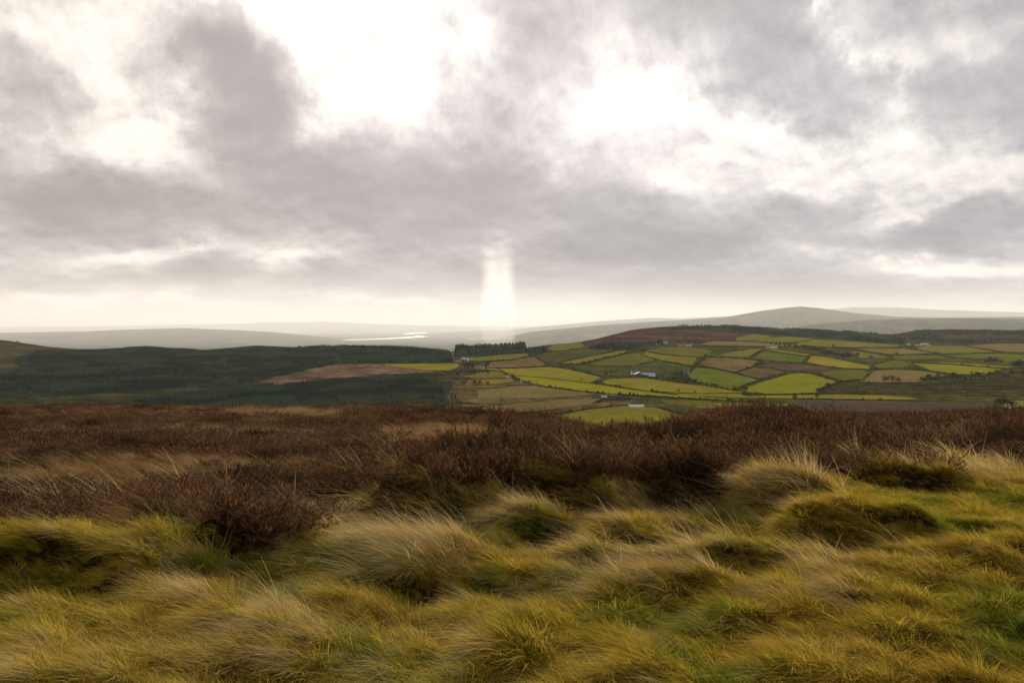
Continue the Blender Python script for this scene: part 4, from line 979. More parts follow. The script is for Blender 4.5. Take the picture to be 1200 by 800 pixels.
def building(name, px, py, L, W, H, RH, rot, label, cat, wall=None, roof=None, chim=2, wins=3, doors=1, group=None, bays=0):
    """gabled building: long side L faces the camera when rot=0"""
    if name != 'warehouse': L *= .85; H *= .85; RH *= .9
    x, y = sight(px, py); x, y = float(x[0]), float(y[0]); z = float(z_ground(x, y))
    e = bpy.data.objects.new(name, None); COL.objects.link(e); e.location = (x, y, z); e.rotation_euler = (0, 0, R(rot)); e.empty_display_size = .5
    tag(e, label, cat, group)
    def walls(bm):
        pr = [(-W / 2, -1.5), (W / 2, -1.5), (W / 2, H), (0, H + RH - .05), (-W / 2, H)]
        a = [bm.verts.new((-L / 2, p, q)) for p, q in pr]; c = [bm.verts.new((L / 2, p, q)) for p, q in pr]
        bm.faces.new(a[::-1]); bm.faces.new(c)
        for k in range(5):
            if k in (2, 3): continue
            bm.faces.new((a[k], a[(k + 1) % 5], c[(k + 1) % 5], c[k]))
        bmesh.ops.recalc_face_normals(bm, faces=bm.faces[:])
    part('wall', walls, wall or M_white, e)
    def roofs(bm):
        o_, t = 0.35, 0.22; s = RH / (W / 2)
        for sg in (-1, 1):
            p = [(0, H + RH), (sg * (W / 2 + o_), H - s * o_), (sg * (W / 2 + o_), H - s * o_ + t), (0, H + RH + t)]
            a = [bm.verts.new((-L / 2 - o_, u, v)) for u, v in p]; c = [bm.verts.new((L / 2 + o_, u, v)) for u, v in p]
            bm.faces.new(a); bm.faces.new(c[::-1])
            for k in range(4): bm.faces.new((a[k], c[k], c[(k + 1) % 4], a[(k + 1) % 4]))
        bmesh.ops.recalc_face_normals(bm, faces=bm.faces[:])
    rf = part('roof', roofs, roof or M_slate, e)
    for k in range(chim):
        cx = (-1) ** k * (L / 2 - .7); part('chimney', lambda bm: box(bm, cx - .45, cx + .45, -.4, .4, H + RH - .5, H + RH + 1.1), M_white if wall is None else M_stone, rf)
    for k in range(wins):
        wx = -L / 2 + L * (k + .5) / max(wins, 1)
        if doors and k == wins // 2: continue
        part('window', lambda bm: box(bm, wx - .55, wx + .55, -W / 2 - .06, -W / 2 + .1, .95, 2.2), M_glass, e)
    if doors and not bays: part('door', lambda bm: box(bm, -.5, .5, -W / 2 - .06, -W / 2 + .1, -.3, 2.05), M_door, e)
    for k in range(bays):
        wx = -L / 2 + L * (k + .5) / bays; part('door', lambda bm: box(bm, wx - 1.9, wx + 1.9, -W / 2 - .08, -W / 2 + .1, -.5, H - .6), M_glass, e)
    return e
building('farmhouse', 540.5, 421.8, 15, 7, 5.0, 3.0, 8, 'long white farmhouse at the foot of the tall conifer block', 'farmhouse', wins=5)
building('barn', 545.6, 422.8, 13, 8, 4.0, 2.6, -25, 'white gabled barn just right of the long white farmhouse', 'barn', chim=0, wins=0, bays=2, roof=M_paleroof)
building('cottage', 551.6, 421.4, 9, 6, 3.6, 2.6, 10, 'small white cottage at the right end of the road farm', 'cottage', wins=3)
building('outbuilding', 537.6, 423.2, 8, 5, 2.8, 1.6, 0, 'low pale outbuilding beside the road gap', 'outbuilding', chim=0, wins=2, doors=0)
building('cottage', 559.6, 431.8, 9, 6, 3.4, 2.4, 6, 'left one of the two white cottages below the brown farm field', 'cottage', wins=3)
building('cottage', 564.6, 432, 8, 6, 3.2, 2.4, -12, 'right one of the two white cottages below the brown farm field', 'cottage', wins=3)
building('cottage', 596, 442.2, 6.5, 5, 3.0, 2.0, 30, 'tiny white cottage where the lane bends under the yellow-green field', 'cottage', chim=1, wins=2)
building('outbuilding', 612, 447.6, 5, 3.5, 2.2, 1.2, 20, 'white lane side hut at the left tip of the lime field', 'hut', chim=0, wins=0)
building('farm_shed', 749, 441.2, 15, 14, 5.0, 3.2, 82, 'dark gabled farm shed with white doors facing the lane', 'shed', wall=M_shedwall, roof=M_shedwall, chim=0, wins=0, bays=2)
building('farm_shed', 759, 441.4, 27, 15, 4.2, 3.4, -10, 'large blue-grey tin roofed shed in the middle of the valley', 'shed', wall=M_shedwall, roof=M_tin, chim=0, wins=0, bays=4)
building('farm_shed', 766, 442.6, 18, 9, 3.0, 2.0, -10, 'low grey lean shed at the right end of the farm yard', 'shed', wall=M_shedwall, roof=M_tin, chim=0, wins=0, bays=2)
building('farmhouse', 743, 438.6, 11, 6.5, 4.6, 2.6, 15, 'pale farmhouse behind the dark gabled shed', 'farmhouse', wins=4)
building('cottage', 804.6, 438.4, 9, 6, 3.6, 2.4, 0, 'white cottage tucked behind the six dark firs', 'cottage', wins=3)
building('farmhouse', 779.6, 402.8, 14, 8, 5.6, 3.4, -6, 'solitary white house at the end of the tree belt under the heather hill', 'house', wins=4)
building('outbuilding', 771, 404.2, 13, 4, 2.6, 1.2, -12, 'low pale shed left of the solitary white hillside house', 'outbuilding', chim=0, wins=0, roof=M_paleroof)
building('cottage', 798, 405.4, 10, 7, 4.2, 2.8, 0, 'smaller left one of the twin white hillside houses', 'house', wins=3)
building('farmhouse', 807, 405.6, 19, 8, 5.0, 2.8, 4, 'wider right one of the twin white hillside houses', 'house', wins=5)
building('farmhouse', 906.6, 408.2, 20, 8, 4.0, 2.2, -4, 'long white house at the left end of the hill lane trees', 'house', wins=5, roof=M_paleroof)
building('cottage', 900, 407.6, 9, 6, 3.4, 2.0, 8, 'small pale house left of the long white one on the hill lane', 'house', wins=3)
building('cottage', 1065, 404.6, 8, 8, 5.4, 2.6, 0, 'tall narrow white house at the left of the far white farmstead', 'house', wins=2)
building('farmhouse', 1075, 405, 16, 7, 3.8, 2.0, 4, 'low grey-white house in the middle of the far white farmstead', 'house', wins=4)
building('barn', 1083.4, 404.6, 24, 9, 4.8, 3.0, -6, 'large white barn of the far white farmstead', 'barn', chim=0, wins=0, bays=3, roof=M_paleroof)
building('barn', 1090, 405.2, 15, 8, 3.4, 2.2, 10, 'low barn at the right end of the far white farmstead', 'barn', chim=0, wins=0, bays=2)
building('cottage', 1024, 417.6, 9, 6, 3.6, 2.4, 12, 'small white cottage among four trees below the ridge wood', 'cottage', wins=3)
building('cottage', 1180, 478, 6.5, 5, 3.0, 2.0, 5, 'white cottage among the trees close above the heather crest', 'cottage', wins=2)
building('farm_shed', 745.6, 476.4, 21, 16, 0.9, 2.0, -4, 'low pale roofed shed behind the nearest yellow-green field', 'shed', roof=M_paleroof, chim=0, wins=0, doors=0)
building('outbuilding', 708, 465.4, 8.5, 4, 1.6, 1.0, 0, 'small pale shed beside the long dark hedge', 'shed', chim=0, wins=0, doors=0, roof=M_paleroof)
M_glossroof = plain_mat('glossy_white_sheet_roof', (0.80, 0.80, 0.80), 0.38, 0.04, 0.3, 0.6)  # smooth gloss chosen so the flat roofs glint in the sun
for px, L, lab in [(444, 60, 'faint pale warehouse left of the brightest one beyond the estuary'), (457.6, 80, 'brightest white warehouse beyond the estuary'),
                   (451, 45, 'small pale warehouse just left of the brightest one beyond the estuary'), (465, 55, 'pale warehouse right of the brightest one beyond the estuary')]:
    e = building('warehouse', 750, 445, L, 70, 14, 1.5, 0, lab, 'warehouse', chim=0, wins=0, doors=0, roof=M_glossroof)
    wy = 17600.0; wx = (px - 600) / FPX * wy; e.location = (wx, wy, float(z_ground(wx, wy)))

# ------------------------------------------------------------------ moor vegetation
def ribbons(P, hdir, L, lean, bend, width, rg, seg=4, tip=0.15, sag=None):
    """N bent blades as ribbons. P base (N,3); hdir unit horizontal (N,2); returns V, F, h"""
    n = len(P); t = np.linspace(0, 1, seg + 1)[None, :]
    hor = L[:, None] * (lean[:, None] * t + bend[:, None] * t ** 2)
    up = L[:, None] * (t * np.sqrt(np.clip(1 - 0.55 * lean[:, None] ** 2, .15, 1)) - 0.5 * bend[:, None] * t ** 2.2)
    C = np.stack([P[:, 0:1] + hdir[:, 0:1] * hor, P[:, 1:2] + hdir[:, 1:2] * hor, P[:, 2:3] + up], -1)
    th = rg.uniform(0, np.pi, n); side = np.stack([np.cos(th), np.sin(th), rg.normal(0, .15, n)], 1)
    w = width[:, None] * (1 - (1 - tip) * t ** 1.6) * 0.5
    A = C - side[:, None, :] * w[..., None]; B = C + side[:, None, :] * w[..., None]
    V = np.stack([A, B], 2).reshape(n, -1, 3)
    k = np.arange(seg); F0 = np.stack([2 * k, 2 * k + 1, 2 * k + 3, 2 * k + 2], 1)
    Fq = (F0[None] + (np.arange(n) * 2 * (seg + 1))[:, None, None]).reshape(-1, 4)
    h = np.repeat(np.broadcast_to(t, (n, seg + 1)).reshape(-1), 2)
    return V.reshape(-1, 3), Fq, h
def tuft_arrays(rg, n, rad, L, lean, bend, width, spread=0.5, wind=(-1.0, -0.25)):
    r = rad * np.sqrt(rg.random(n)); a = rg.uniform(0, 6.2832, n)
    P = np.stack([r * np.cos(a), r * np.sin(a), np.full(n, -0.03)], 1)
    wd = np.array(wind) / np.hypot(*wind)
    H = wd[None] + np.stack([np.cos(a), np.sin(a)], 1) * spread * (r / rad)[:, None] + rg.normal(0, .42, (n, 2))
    H /= np.linalg.norm(H, axis=1)[:, None]
    return ribbons(P, H, rg.uniform(*L, n), rg.uniform(*lean, n), rg.uniform(*bend, n), rg.uniform(*width, n), rg)
def grass_mat(name, low, mid, top, alt, transl=0.45, green=(0.085, 0.130, 0.012), greenw=0.75, nscale=0.8):
    m, b, out = mat(name)
    g = b.new('ShaderNodeNewGeometry'); oi = b.new('ShaderNodeObjectInfo')
    at = b.new('ShaderNodeAttribute', attribute_name='h'); h = at.outputs['Fac']
    p = g.outputs['Position']
    n1 = b.noise(p, nscale, 5, 0.62); n2 = b.noise(b.vm('ADD', p, (31, 7, 3)), 2.3, 4, 0.6)
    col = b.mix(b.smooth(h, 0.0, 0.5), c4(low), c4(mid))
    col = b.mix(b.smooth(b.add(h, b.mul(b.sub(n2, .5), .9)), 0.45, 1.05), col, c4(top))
    col = b.mix(b.mul(b.smooth(b.add(g.outputs['Random Per Island'], b.mul(b.sub(n1, .5), 1.6)), 0.55, 1.0), 0.8), col, c4(alt))
    col = b.mix(b.mul(b.smooth(n1, 0.52, 0.36), greenw), col, c4(green))
    k = b.mul(b.add(0.70, b.mul(oi.outputs['Random'], 0.55)), b.add(0.50, b.mul(g.outputs['Random Per Island'], 1.0))); col = b.vm('MULTIPLY', col, b.vec(k, k, k))
    d = b.new('ShaderNodeBsdfDiffuse'); b.put(d.inputs['Color'], col)
    t = b.new('ShaderNodeBsdfTranslucent'); b.put(t.inputs['Color'], col)
    gl = b.new('ShaderNodeBsdfGlossy'); gl.inputs['Roughness'].default_value = 0.4; gl.inputs['Color'].default_value = (1, 1, 1, 1)
    mx = b.new('ShaderNodeMixShader'); mx.inputs[0].default_value = transl
    m.node_tree.links.new(d.outputs[0], mx.inputs[1]); m.node_tree.links.new(t.outputs[0], mx.inputs[2])
    m2 = b.new('ShaderNodeMixShader'); m2.inputs[0].default_value = 0.004
    m.node_tree.links.new(mx.outputs[0], m2.inputs[1]); m.node_tree.links.new(gl.outputs[0], m2.inputs[2]); m.node_tree.links.new(m2.outputs[0], out.inputs[0])
    return m
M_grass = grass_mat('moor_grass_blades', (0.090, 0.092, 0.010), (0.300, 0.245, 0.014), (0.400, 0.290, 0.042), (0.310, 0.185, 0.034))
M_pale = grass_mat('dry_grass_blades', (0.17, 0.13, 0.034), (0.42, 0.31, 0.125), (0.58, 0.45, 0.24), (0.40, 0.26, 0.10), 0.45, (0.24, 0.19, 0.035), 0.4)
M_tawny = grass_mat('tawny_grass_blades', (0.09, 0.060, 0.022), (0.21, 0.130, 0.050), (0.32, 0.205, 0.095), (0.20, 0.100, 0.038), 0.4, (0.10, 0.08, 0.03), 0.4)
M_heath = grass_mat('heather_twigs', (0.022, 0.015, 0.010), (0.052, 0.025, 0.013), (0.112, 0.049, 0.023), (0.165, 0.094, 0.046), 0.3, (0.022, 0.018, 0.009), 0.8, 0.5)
def proto(name, arr, m):
    V, Fq, h = arr
    return mesh_np(name, V, Fq, m, attrs={'h': ('FLOAT', h)}, link=False)
rgp = np.random.default_rng(77)
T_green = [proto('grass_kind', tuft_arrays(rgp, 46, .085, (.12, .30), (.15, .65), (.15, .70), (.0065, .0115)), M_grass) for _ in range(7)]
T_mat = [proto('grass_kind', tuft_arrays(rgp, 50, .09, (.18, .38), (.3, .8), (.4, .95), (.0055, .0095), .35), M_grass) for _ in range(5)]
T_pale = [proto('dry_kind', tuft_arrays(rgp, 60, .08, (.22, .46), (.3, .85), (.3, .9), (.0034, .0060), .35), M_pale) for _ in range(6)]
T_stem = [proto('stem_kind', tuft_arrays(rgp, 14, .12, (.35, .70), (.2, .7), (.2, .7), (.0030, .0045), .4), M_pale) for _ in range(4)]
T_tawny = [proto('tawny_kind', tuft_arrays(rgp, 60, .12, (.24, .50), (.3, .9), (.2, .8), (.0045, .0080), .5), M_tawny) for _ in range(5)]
def heather_arrays(rg, stems=44, sprigs=22):
    """a woody cushion: stems fanning out, each with short upright leafy sprigs"""
    out = []; a = rg.uniform(0, 6.2832, stems); r = 0.16 * np.sqrt(rg.random(stems))
    P = np.stack([r * np.cos(a), r * np.sin(a), np.full(stems, -.04)], 1)
    H = np.stack([np.cos(a), np.sin(a)], 1) + rg.normal(0, .35, (stems, 2)) + np.array([-.25, -.05]); H /= np.linalg.norm(H, axis=1)[:, None]
    L = rg.uniform(.26, .50, stems); lean = rg.uniform(.25, 1.05, stems); bend = rg.uniform(-.05, .40, stems)
    out.append(ribbons(P, H, L, lean, bend, np.full(stems, .007), rg, 3, .4))
    t = rg.uniform(.40, 1.0, (stems, sprigs))
    up = t * np.sqrt(1 - .55 * lean[:, None] ** 2) - .5 * bend[:, None] * t ** 2.2; hor = lean[:, None] * t + bend[:, None] * t ** 2
    Q = np.stack([P[:, 0:1] + H[:, 0:1] * hor * L[:, None], P[:, 1:2] + H[:, 1:2] * hor * L[:, None], P[:, 2:3] + up * L[:, None]], -1).reshape(-1, 3)
    n = len(Q); b = rg.uniform(0, 6.2832, n); HH = np.stack([np.cos(b), np.sin(b)], 1)
    s = ribbons(Q, HH, rg.uniform(.03, .075, n), rg.uniform(.35, 1.0, n), rg.uniform(-.2, .3, n), rg.uniform(.006, .012, n), rg, 2, .3)
    out.append((s[0], s[1], 0.45 + 0.55 * s[2]))
    V = np.concatenate([o[0] for o in out]); off = len(out[0][0]); Fq = np.concatenate([out[0][1], out[1][1] + off]); h = np.concatenate([out[0][2] * .5, out[1][2]])
    return V, Fq, h
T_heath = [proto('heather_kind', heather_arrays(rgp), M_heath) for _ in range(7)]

# where grass gives way to heather, walked along the photograph's boundary
_BX = [-400, 0, 60, 130, 200, 250, 300, 340, 400, 450, 500, 560, 620, 680, 740, 800, 850, 900, 950, 1000, 1060, 1130, 1200, 1600]
_BY = [632, 626, 618, 616, 620, 622, 624, 620, 602, 588, 578, 580, 572, 568, 572, 580, 580, 568, 566, 566, 556, 544, 556, 560]
def grassiness(x, y, z):
    px, py = project(x, y, z)
    nb = fbm(x / 1.1, y / 1.8, 3, 301)
    return (py - np.interp(px, _BX, _BY)) / 14.0 + nb * 1.6, px, py
PALE = [(430, 620, 130, 26, 1.2), (515, 655, 60, 22, 1.1), (345, 735, 60, 22, .8), (60, 690, 90, 16, .8), (705, 596, 80, 20, .9), (770, 655, 90, 20, .8), (850, 590, 90, 26, .9),
        (915, 556, 45, 22, 1.3), (1110, 535, 100, 22, 1.0), (640, 545, 60, 20, .9), (15, 612, 60, 14, 1.0), (200, 592, 90, 12, 1.0), (570, 598, 60, 18, 1.0), (840, 648, 50, 12, .8),
        (500, 556, 70, 14, .8), (250, 660, 60, 20, .6), (1020, 645, 50, 16, .5), (20, 780, 50, 20, .7), (1180, 530, 30, 30, 1.2), (690, 690, 70, 14, .8), (980, 668, 30, 14, .9), (230, 700, 60, 14, .4)]
def paleness(px, py):
    t = 0.0
    for (a, c, ra, rc, w) in PALE: t = t + w * np.exp(-((px - a) / ra) ** 2 - ((py - c) / rc) ** 2)
    return t
def spread(y0, y1, dens, seed, half=0.80, pad=1.2):
    rg = np.random.default_rng(seed); xm = half * y1 + pad
    n = int(dens * 2 * xm * (y1 - y0)); x = rg.uniform(-xm, xm, n); y = rg.uniform(y0, y1, n)
    k = np.abs(x) < half * y + pad; return x[k], y[k], rg
def TAWNY(px, py):
    return .9 * np.exp(-((px - 520) / 110.) ** 2 - ((py - 516) / 12.) ** 2) + .5 * np.exp(-((px - 330) / 110.) ** 2 - ((py - 486) / 7.) ** 2) + .35 * np.exp(-((px - 150) / 130.) ** 2 - ((py - 512) / 9.) ** 2) + .35 * np.exp(-((px - 1080) / 90.) ** 2 - ((py - 512) / 14.) ** 2)
def cushions(x, y, s):
    gx, gy = np.floor(x / s).astype(np.int64), np.floor(y / s).astype(np.int64); best = np.full(len(x), 9.0)
    for dx in (-1, 0, 1):
        for dy in (-1, 0, 1):
            h = _PERM[_PERM[(gx + dx) & 255] + ((gy + dy) & 255)]; h2 = _PERM[(h + 91) & 255]; h3 = _PERM[(h2 + 47) & 255]
            r = s * (.42 + .40 * h3 / 255.0)
            d = np.hypot(x - (gx + dx + h / 255.0) * s, y - (gy + dy + h2 / 255.0) * s) / r
            best = np.minimum(best, d)
    return np.sqrt(np.clip(1 - best ** 2 * .9, 0.02, 1)), best > 1.05
def build_moor():
    G = {'green': [], 'pale': [], 'stem': [], 'tawny': [], 'heath': []}
    def add(kind, x, y, z, s, hs, rg, tw=0.5, nk=6, off=0):
        n = len(x)
        e = 0.12
        sx = (z_ground(x + e, y) - z_ground(x - e, y)) / (2 * e); sy = (z_ground(x, y + e) - z_ground(x, y - e)) / (2 * e)
        rot = np.stack([np.clip(np.arctan(sy) * .6, -.9, .9) + rg.normal(0, .10, n), np.clip(-np.arctan(sx) * .6, -.7, .7) + rg.normal(0, .10, n), rg.normal(0, tw, n)], 1)
        G[kind].append((np.stack([x, y, z], 1), rot, np.stack([s, s, hs], 1), off + rg.integers(0, nk, n)))
    for (y0, y1, dens, sc) in ((2.2, 5.0, 520, .52), (5.0, 7.5, 460, .57), (7.5, 11.0, 320, .68), (11.0, 18.0, 150, .90), (18.0, 30.0, 20, 1.3)):
        x, y, rg = spread(y0, y1, dens, int(y0 * 10) + 400)
        z = z_ground(x, y); gr, px, py = grassiness(x, y, z); k = gr > rg.normal(0, .35, len(x))
        x, y, z, px, py = x[k], y[k], z[k], px[k], py[k]
        pa = paleness(px, py) * (0.55 + 0.9 * np.clip(.5 + fbm(x / .8, y / 1.1, 2, 311), 0, 1)) + 0.03
        fr = sstep(.30, .75, (z_ground(x, y + .08) - z_ground(x, y - .08)) / .16)          # banks that face the viewer: short, thin, green
        kk = rg.random(len(x)) > .12 * fr; x, y, z, px, py, pa, fr = (q[kk] for q in (x, y, z, px, py, pa, fr)); pa = pa * (1 - fr)
        u = rg.random(len(x)); isp = u < np.clip(pa * .42, 0, .6)
        lump = 0.62 + 0.72 * np.clip(.45 + 1.2 * fbm(x / .36, y / .40, 2, 321), 0, 1.15)
        s = sc * lump * rg.uniform(.75, 1.2, len(x)) * (1 - .4 * fr)
        matt = (rg.random(len(x)) < .40); gk = ~isp
        for sel, off, nk in ((gk & ~matt, 0, 7), (gk & matt, 7, 5)):
            add('green', x[sel], y[sel], z[sel], s[sel], s[sel] * rg.uniform(.75, 1.05, sel.sum()), rg, .70, nk, off)
        add('pale', x[isp], y[isp], z[isp], s[isp], s[isp] * rg.uniform(.7, 1.0, isp.sum()), rg, .28, 6)
    for (y0, y1, dens, sc) in ((6.0, 14.0, 34, 0.60), (14.0, 28.0, 16.0, .80), (28.0, 48.0, 6.5, 1.1), (48.0, 95.0, 2.6, 1.65)):
        x, y, rg = spread(y0, y1, dens, int(y0 * 10) + 700, .82, 2)
        z = z_ground(x, y); gr, px, py = grassiness(x, y, z); k = gr < rg.normal(-.15, .3, len(x))
        x, y, z, px = x[k], y[k], z[k], px[k]
        tall = sstep(330, 620, px) * .45 + .62                      # short grazed heather on the left, rank on the right
        fs = 1.15 if y0 < 14 else (1.5 if y0 < 28 else 2.8)
        cu, gap_ = cushions(x, y, fs)                                # rounded cushions with dark gaps between
        lump = np.clip(.10 + 1.1 * cu * (.8 + 1.3 * fbm(x / 4, y / 4, 2, 331)), .14, 1.6)
        thin = (fbm(x / 3.4, y / 2.0, 3, 351) + TAWNY(px, py[k]) < .22 + rg.normal(0, .12, len(x))) & (~gap_ | (rg.random(len(x)) < .35))
        x, y, z, tall, lump = x[thin], y[thin], z[thin], tall[thin], lump[thin]
        s = sc * rg.uniform(.7, 1.2, len(x)); hs = s * tall * (.28 + .98 * np.minimum(lump, 1.6 if y0 < 20 else 1.3)) / (sc ** .5) * (1.0 if y0 < 20 else .78)
        n = len(x); rot = np.stack([rg.normal(0, .15, n), rg.normal(0, .15, n), rg.uniform(0, 6.28, n)], 1)
        G['heath'].append((np.stack([x, y, z], 1), rot, np.stack([s, s, hs], 1), rg.integers(0, 7, n)))
        # tawny grass between the cushions
        x, y, rg = spread(y0, y1, dens * 1.2, int(y0 * 10) + 800, .82, 2)
        z = z_ground(x, y); gr, px, py = grassiness(x, y, z)
        w = fbm(x / 3.4, y / 2.0, 3, 351) + TAWNY(px, py)
        k = (gr < .8) & (w > .10 + rg.normal(0, .2, len(x)))
        x, y, z = x[k], y[k], z[k]; s = sc * rg.uniform(.7, 1.1, len(x)); add('tawny', x, y, z, s, s * .85 / sc ** .5, rg, .5, 5)
    x, y, rg = spread(7, 30, 3.2, 991, .80, 2)                      # long seed stems blowing over the heather edge
    z = z_ground(x, y); gr, px, py = grassiness(x, y, z)
    k = (np.abs(gr + 1.2) < 3.0 * (0.3 + rg.random(len(x)))) & (fbm(x / 2, y / 2, 2, 361) > -.05)
    add('stem', x[k], y[k], z[k], np.ones(k.sum()), rg.uniform(.7, 1.05, k.sum()), rg, .3, 4)
    x, y, rg = spread(3.0, 16, 40, 993, .72, 1.0)                     # wispy plumes standing out of the pale drifts
    z = z_ground(x, y); gr, px, py = grassiness(x, y, z)
    k = (gr > .2) & (paleness(px, py) * rg.uniform(.4, 1.2, len(x)) > .42)
    add('stem', x[k], y[k], z[k] + .02, np.full(k.sum(), .8), rg.uniform(.38, .70, k.sum()), rg, .35, 4)
    spec = {'green': ('moor_grass', T_green + T_mat, 'yellow-green wind-combed moor grass covering the near hillside', 'grass'),
            'pale': ('dry_grass', T_pale, 'pale straw-coloured dry grass in swept drifts among the green', 'grass'),
            'stem': ('seed_stems', T_stem, 'thin pale grass stems leaning over the edge of the heather', 'grass'),
            'tawny': ('tawny_grass', T_tawny, 'tawny dead grass showing between the dark heather cushions', 'grass'),
            'heath': ('heather', T_heath, 'dark brown heather covering the moor up to its crest', 'heather')}
    for k, (nm, pr, lab, cat) in spec.items():
        g = G[k]
        gn_scatter(nm, pr, np.concatenate([q[0] for q in g]), np.concatenate([q[1] for q in g]), np.concatenate([q[2] for q in g]), np.concatenate([q[3] for q in g]), lab, cat)
build_moor()

# single tussocks and bushes that stand out
def near_point(px, py, lift=0.0):
    dx, dy, dz = (float(v) for v in ray(px, py)); ys = np.linspace(3, 90, 6000)
    g = z_ground(ys * dx / dy, ys) + lift; gap = EYE.z + ys * dz / dy - g
    k = np.argmax(gap <= 0) if (gap <= 0).any() else np.argmin(gap + (ys > 45) * 9)
    return ys[k] * dx / dy, ys[k], float(g[k] - lift)
def tussock(px, py, size, label, kind, seed, lift=.12):
    rg = np.random.default_rng(seed); x, y, z = near_point(px, py, lift); Vs, Fs, hs = [], [], []; off = 0
    for k in range(9):
        par = dict(pale=((.20, .44), (.35, .9), (.4, 1.0), (.0030, .0050)), gold=((.18, .36), (.35, .9), (.4, 1.0), (.0045, .0075)))[kind]
        V, Fq, h = tuft_arrays(rg, 120, .13, *par, .35)
        ox, oy = rg.normal(0, .16, 2) * size; s = size * rg.uniform(.65, .9)
        V = V * s + np.array([ox, oy, float(z_ground(x + ox, y + oy)) - z])
        Vs.append(V); Fs.append(Fq + off); hs.append(h); off += len(V)
    o = mesh_np('grass_tussock', np.concatenate(Vs), np.concatenate(Fs), M_pale if kind == 'pale' else M_grass, attrs={'h': ('FLOAT', np.concatenate(hs))})
    o.location = (x, y, z); tag(o, label, 'tussock', 'grass tussocks on the near moor')
for k, (px, py, s, lab, kind) in enumerate([
    (340, 742, .85, 'pale plumed tussock at the bottom left, swept to the left', 'pale'),
    (930, 556, 1.15, 'shaggy upright tussock against the dark heather right of centre', 'pale'),
    (520, 642, 1.1, 'broad pale tussock overhanging a dark hollow left of centre', 'pale'),
    (430, 612, 1.1, 'long fair tussock combed flat below the dark heather bank', 'pale'),
    (505, 568, 1.1, 'domed olive tussock with a dark green front under the heather', 'gold'),
    (660, 560, 1.1, 'domed golden tussock at the heather edge near the middle', 'gold'),
    (1180, 534, 1.0, 'tall fair plume at the right edge beside the heather', 'pale'),
    (985, 676, .85, 'rounded tussock with grey drooping blades above a black hollow on the right', 'pale'),
    (395, 672, .85, 'dark-hearted tussock with drooping blades below the fair swept drift', 'gold'),
    (60, 618, 1.2, 'long golden tussock bank casting the darkest shade at the left edge', 'gold'),
    (1010, 590, 1.1, 'broad golden tussock bank with a shaded green front on the right', 'gold'),
    (770, 655, .8, 'low whitish tussock lying flat in the middle right grass', 'pale')]):
    tussock(px, py, s, lab, kind, 40 + k)
def heather_bush(px, py, size, label, seed):
    rg = np.random.default_rng(seed); x, y, z = near_point(px, py, .1); Vs, Fs, hs = [], [], []; off = 0
    for k in range(5):
        V, Fq, h = heather_arrays(rg, 44, 26); ox, oy = rg.normal(0, .20, 2) * size
        V = V * size * rg.uniform(.85, 1.25) + np.array([ox, oy, float(z_ground(x + ox, y + oy)) - z]); Vs.append(V); Fs.append(Fq + off); hs.append(h); off += len(V)
    o = mesh_np('heather_bush', np.concatenate(Vs), np.concatenate(Fs), M_heath, attrs={'h': ('FLOAT', np.concatenate(hs))})
    o.location = (x, y, z); tag(o, label, 'bush', 'tall heather bushes')
for k, (px, py, s, lab) in enumerate([
    (318, 606, 0.55, 'black-brown heather bush hanging over the grass edge on the left'),
    (592, 535, 1.15, 'darkest big heather bush near the middle of the moor'),
    (983, 490, 1.08, 'spiky heather bush breaking the skyline below the mauve ploughed field'),
    (745, 505, 0.94, 'small heather bush poking up in front of the nearest valley field'),
    (850, 500, 1.15, 'rounded heather bush on the crest right of the nearest valley field'),
    (810, 548, 0.86, 'shadowed heather bush behind the grass dome right of centre'),
    (1150, 488, 1.08, 'rusty heather bush on the crest at the far right'),
    (690, 535, 0.94, 'reddish heather bush behind the golden dome near the middle'),
    (900, 520, 1.01, 'dark heather bush directly behind the shaggy upright tussock'),
    (450, 540, 0.86, 'heather bush on the grass edge left of the olive dome')]):
    heather_bush(px, py, s, lab, 90 + k)
def gate_post(px, pytop, y, label):
    x = float(z_on_ray(px, pytop, y)) * 0 + (px - 600) / FPX * (y * CP + 1.0); zt = float(z_on_ray(px, pytop, y)); z = float(z_ground(x, y)); h = max(zt - z, .6)
    bm = bmesh.new(); bmesh.ops.create_cone(bm, cap_ends=True, segments=10, radius1=.055, radius2=.045, depth=h + .3, matrix=Matrix.Translation((0, 0, h / 2 - .15)))
    bmesh.ops.bevel(bm, geom=[e for e in bm.edges if abs(e.verts[0].co.z - e.verts[1].co.z) < 1e-4 and e.verts[0].co.z > 0], offset=.012, segments=1)
    me = bpy.data.meshes.new('fence_post'); bm.to_mesh(me); bm.free(); me.materials.append(M_bark)
    o = bpy.data.objects.new('fence_post', me); COL.objects.link(o); o.location = (x, y, z); o.rotation_euler = (0, R(3), 0); tag(o, label, 'post', 'fence posts beyond the crest')
gate_post(600.5, 486.5, 52, 'weathered post on the heather skyline before the rough grazing')
gate_post(677, 487.5, 46, 'weathered post standing against the left part of the nearest field')
gate_post(713.5, 491, 44, 'weathered post standing against the middle of the nearest field')

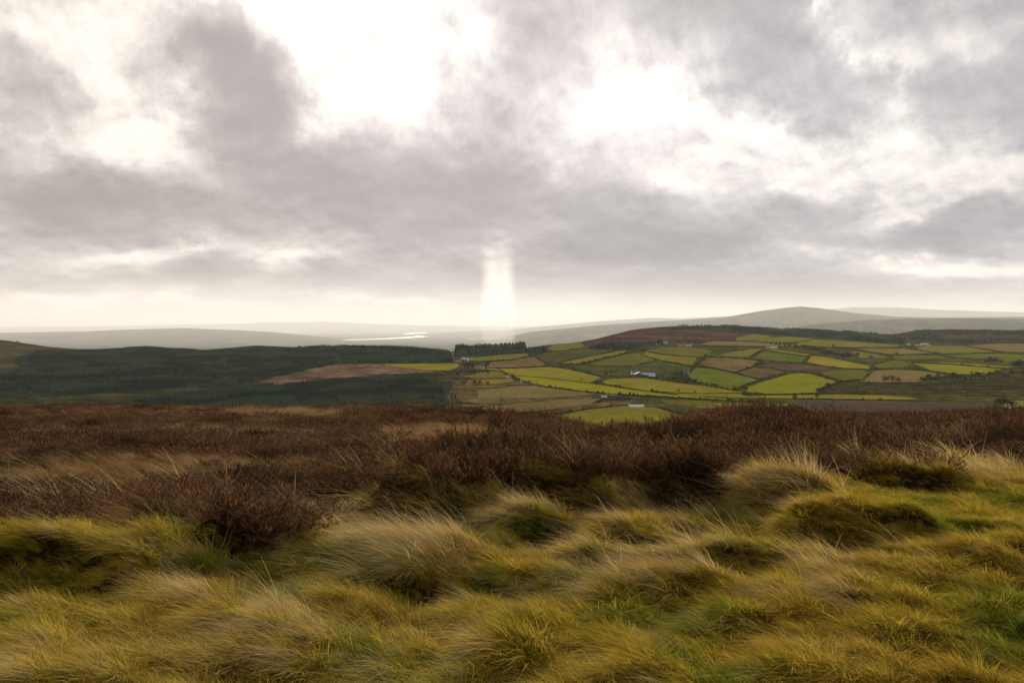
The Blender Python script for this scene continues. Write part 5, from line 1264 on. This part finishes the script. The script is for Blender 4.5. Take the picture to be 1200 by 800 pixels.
# ------------------------------------------------------------------ the shaft of sunlight standing in the haze
def build_shaft():
    m, b, out = mat('sunlit_air')
    v = b.new('ShaderNodeVolumePrincipled')
    v.inputs['Color'].default_value = (1.0, 0.985, 0.95, 1); v.inputs['Anisotropy'].default_value = 0.74
    tc = b.new('ShaderNodeTexCoord'); s = b.new('ShaderNodeSeparateXYZ'); b.t.links.new(tc.outputs['Object'], s.inputs[0])
    ax = b.m('ABSOLUTE', b.mad(s.outputs[2], -1250.0 / math.tan(R(SUN_EL)) * math.tan(R(SUN_AZ)) / 185.0, s.outputs[0]))
    ax = b.div(ax, b.mad(s.outputs[2], 0.42, 1.0)); edge = b.smooth(ax, 0.98, 0.35); up = b.smooth(s.outputs[2], 0.97, 0.0)
    nz = b.smooth(b.noise(b.vm('MULTIPLY', tc.outputs['Object'], (5.0, 0.0, 0.35)), 1.0, 3, 0.5), 0.25, 0.75, 0.6, 1.25)
    b.put(v.inputs['Density'], b.mul(b.mul(b.mul(edge, up), b.mul(nz, b.mad(s.outputs[2], -0.7, 1.25))), SHAFT))
    m.node_tree.links.new(v.outputs[0], out.inputs['Volume'])
    y0, half, H, D = 7000.0, 185.0, 1250.0, 130.0
    x0 = (584 - 600) / FPX * y0
    t = 1 / math.tan(R(SUN_EL))
    n = 20; V, Fq = [], []
    for zz in (0.0, 1.0):                                     # a leaning round column along the sun's rays
        for k in range(n):
            a = 6.2832 * k / n; k2 = 1 + .42 * zz; V.append((k2 * math.cos(a) + zz * H * t * math.tan(R(SUN_AZ)) / half, k2 * math.sin(a) + zz * H * t / D, zz))
    for k in range(n): Fq.append((k, (k + 1) % n, n + (k + 1) % n, n + k))
    me = bpy.data.meshes.new('sunbeam'); me.from_pydata(V, [], Fq + [tuple(range(n))[::-1], tuple(range(n, 2 * n))]); me.materials.append(m); me.update()
    o = bpy.data.objects.new('sunbeam', me); COL.objects.link(o)
    o.location = (x0, y0, SEA - 1.0); o.scale = (half, D, H)
    tag(o, 'pale shaft of sunlight standing between the clouds and the far plain', 'sunbeam', kind='stuff')
SHAFT = 0.0018
build_shaft()
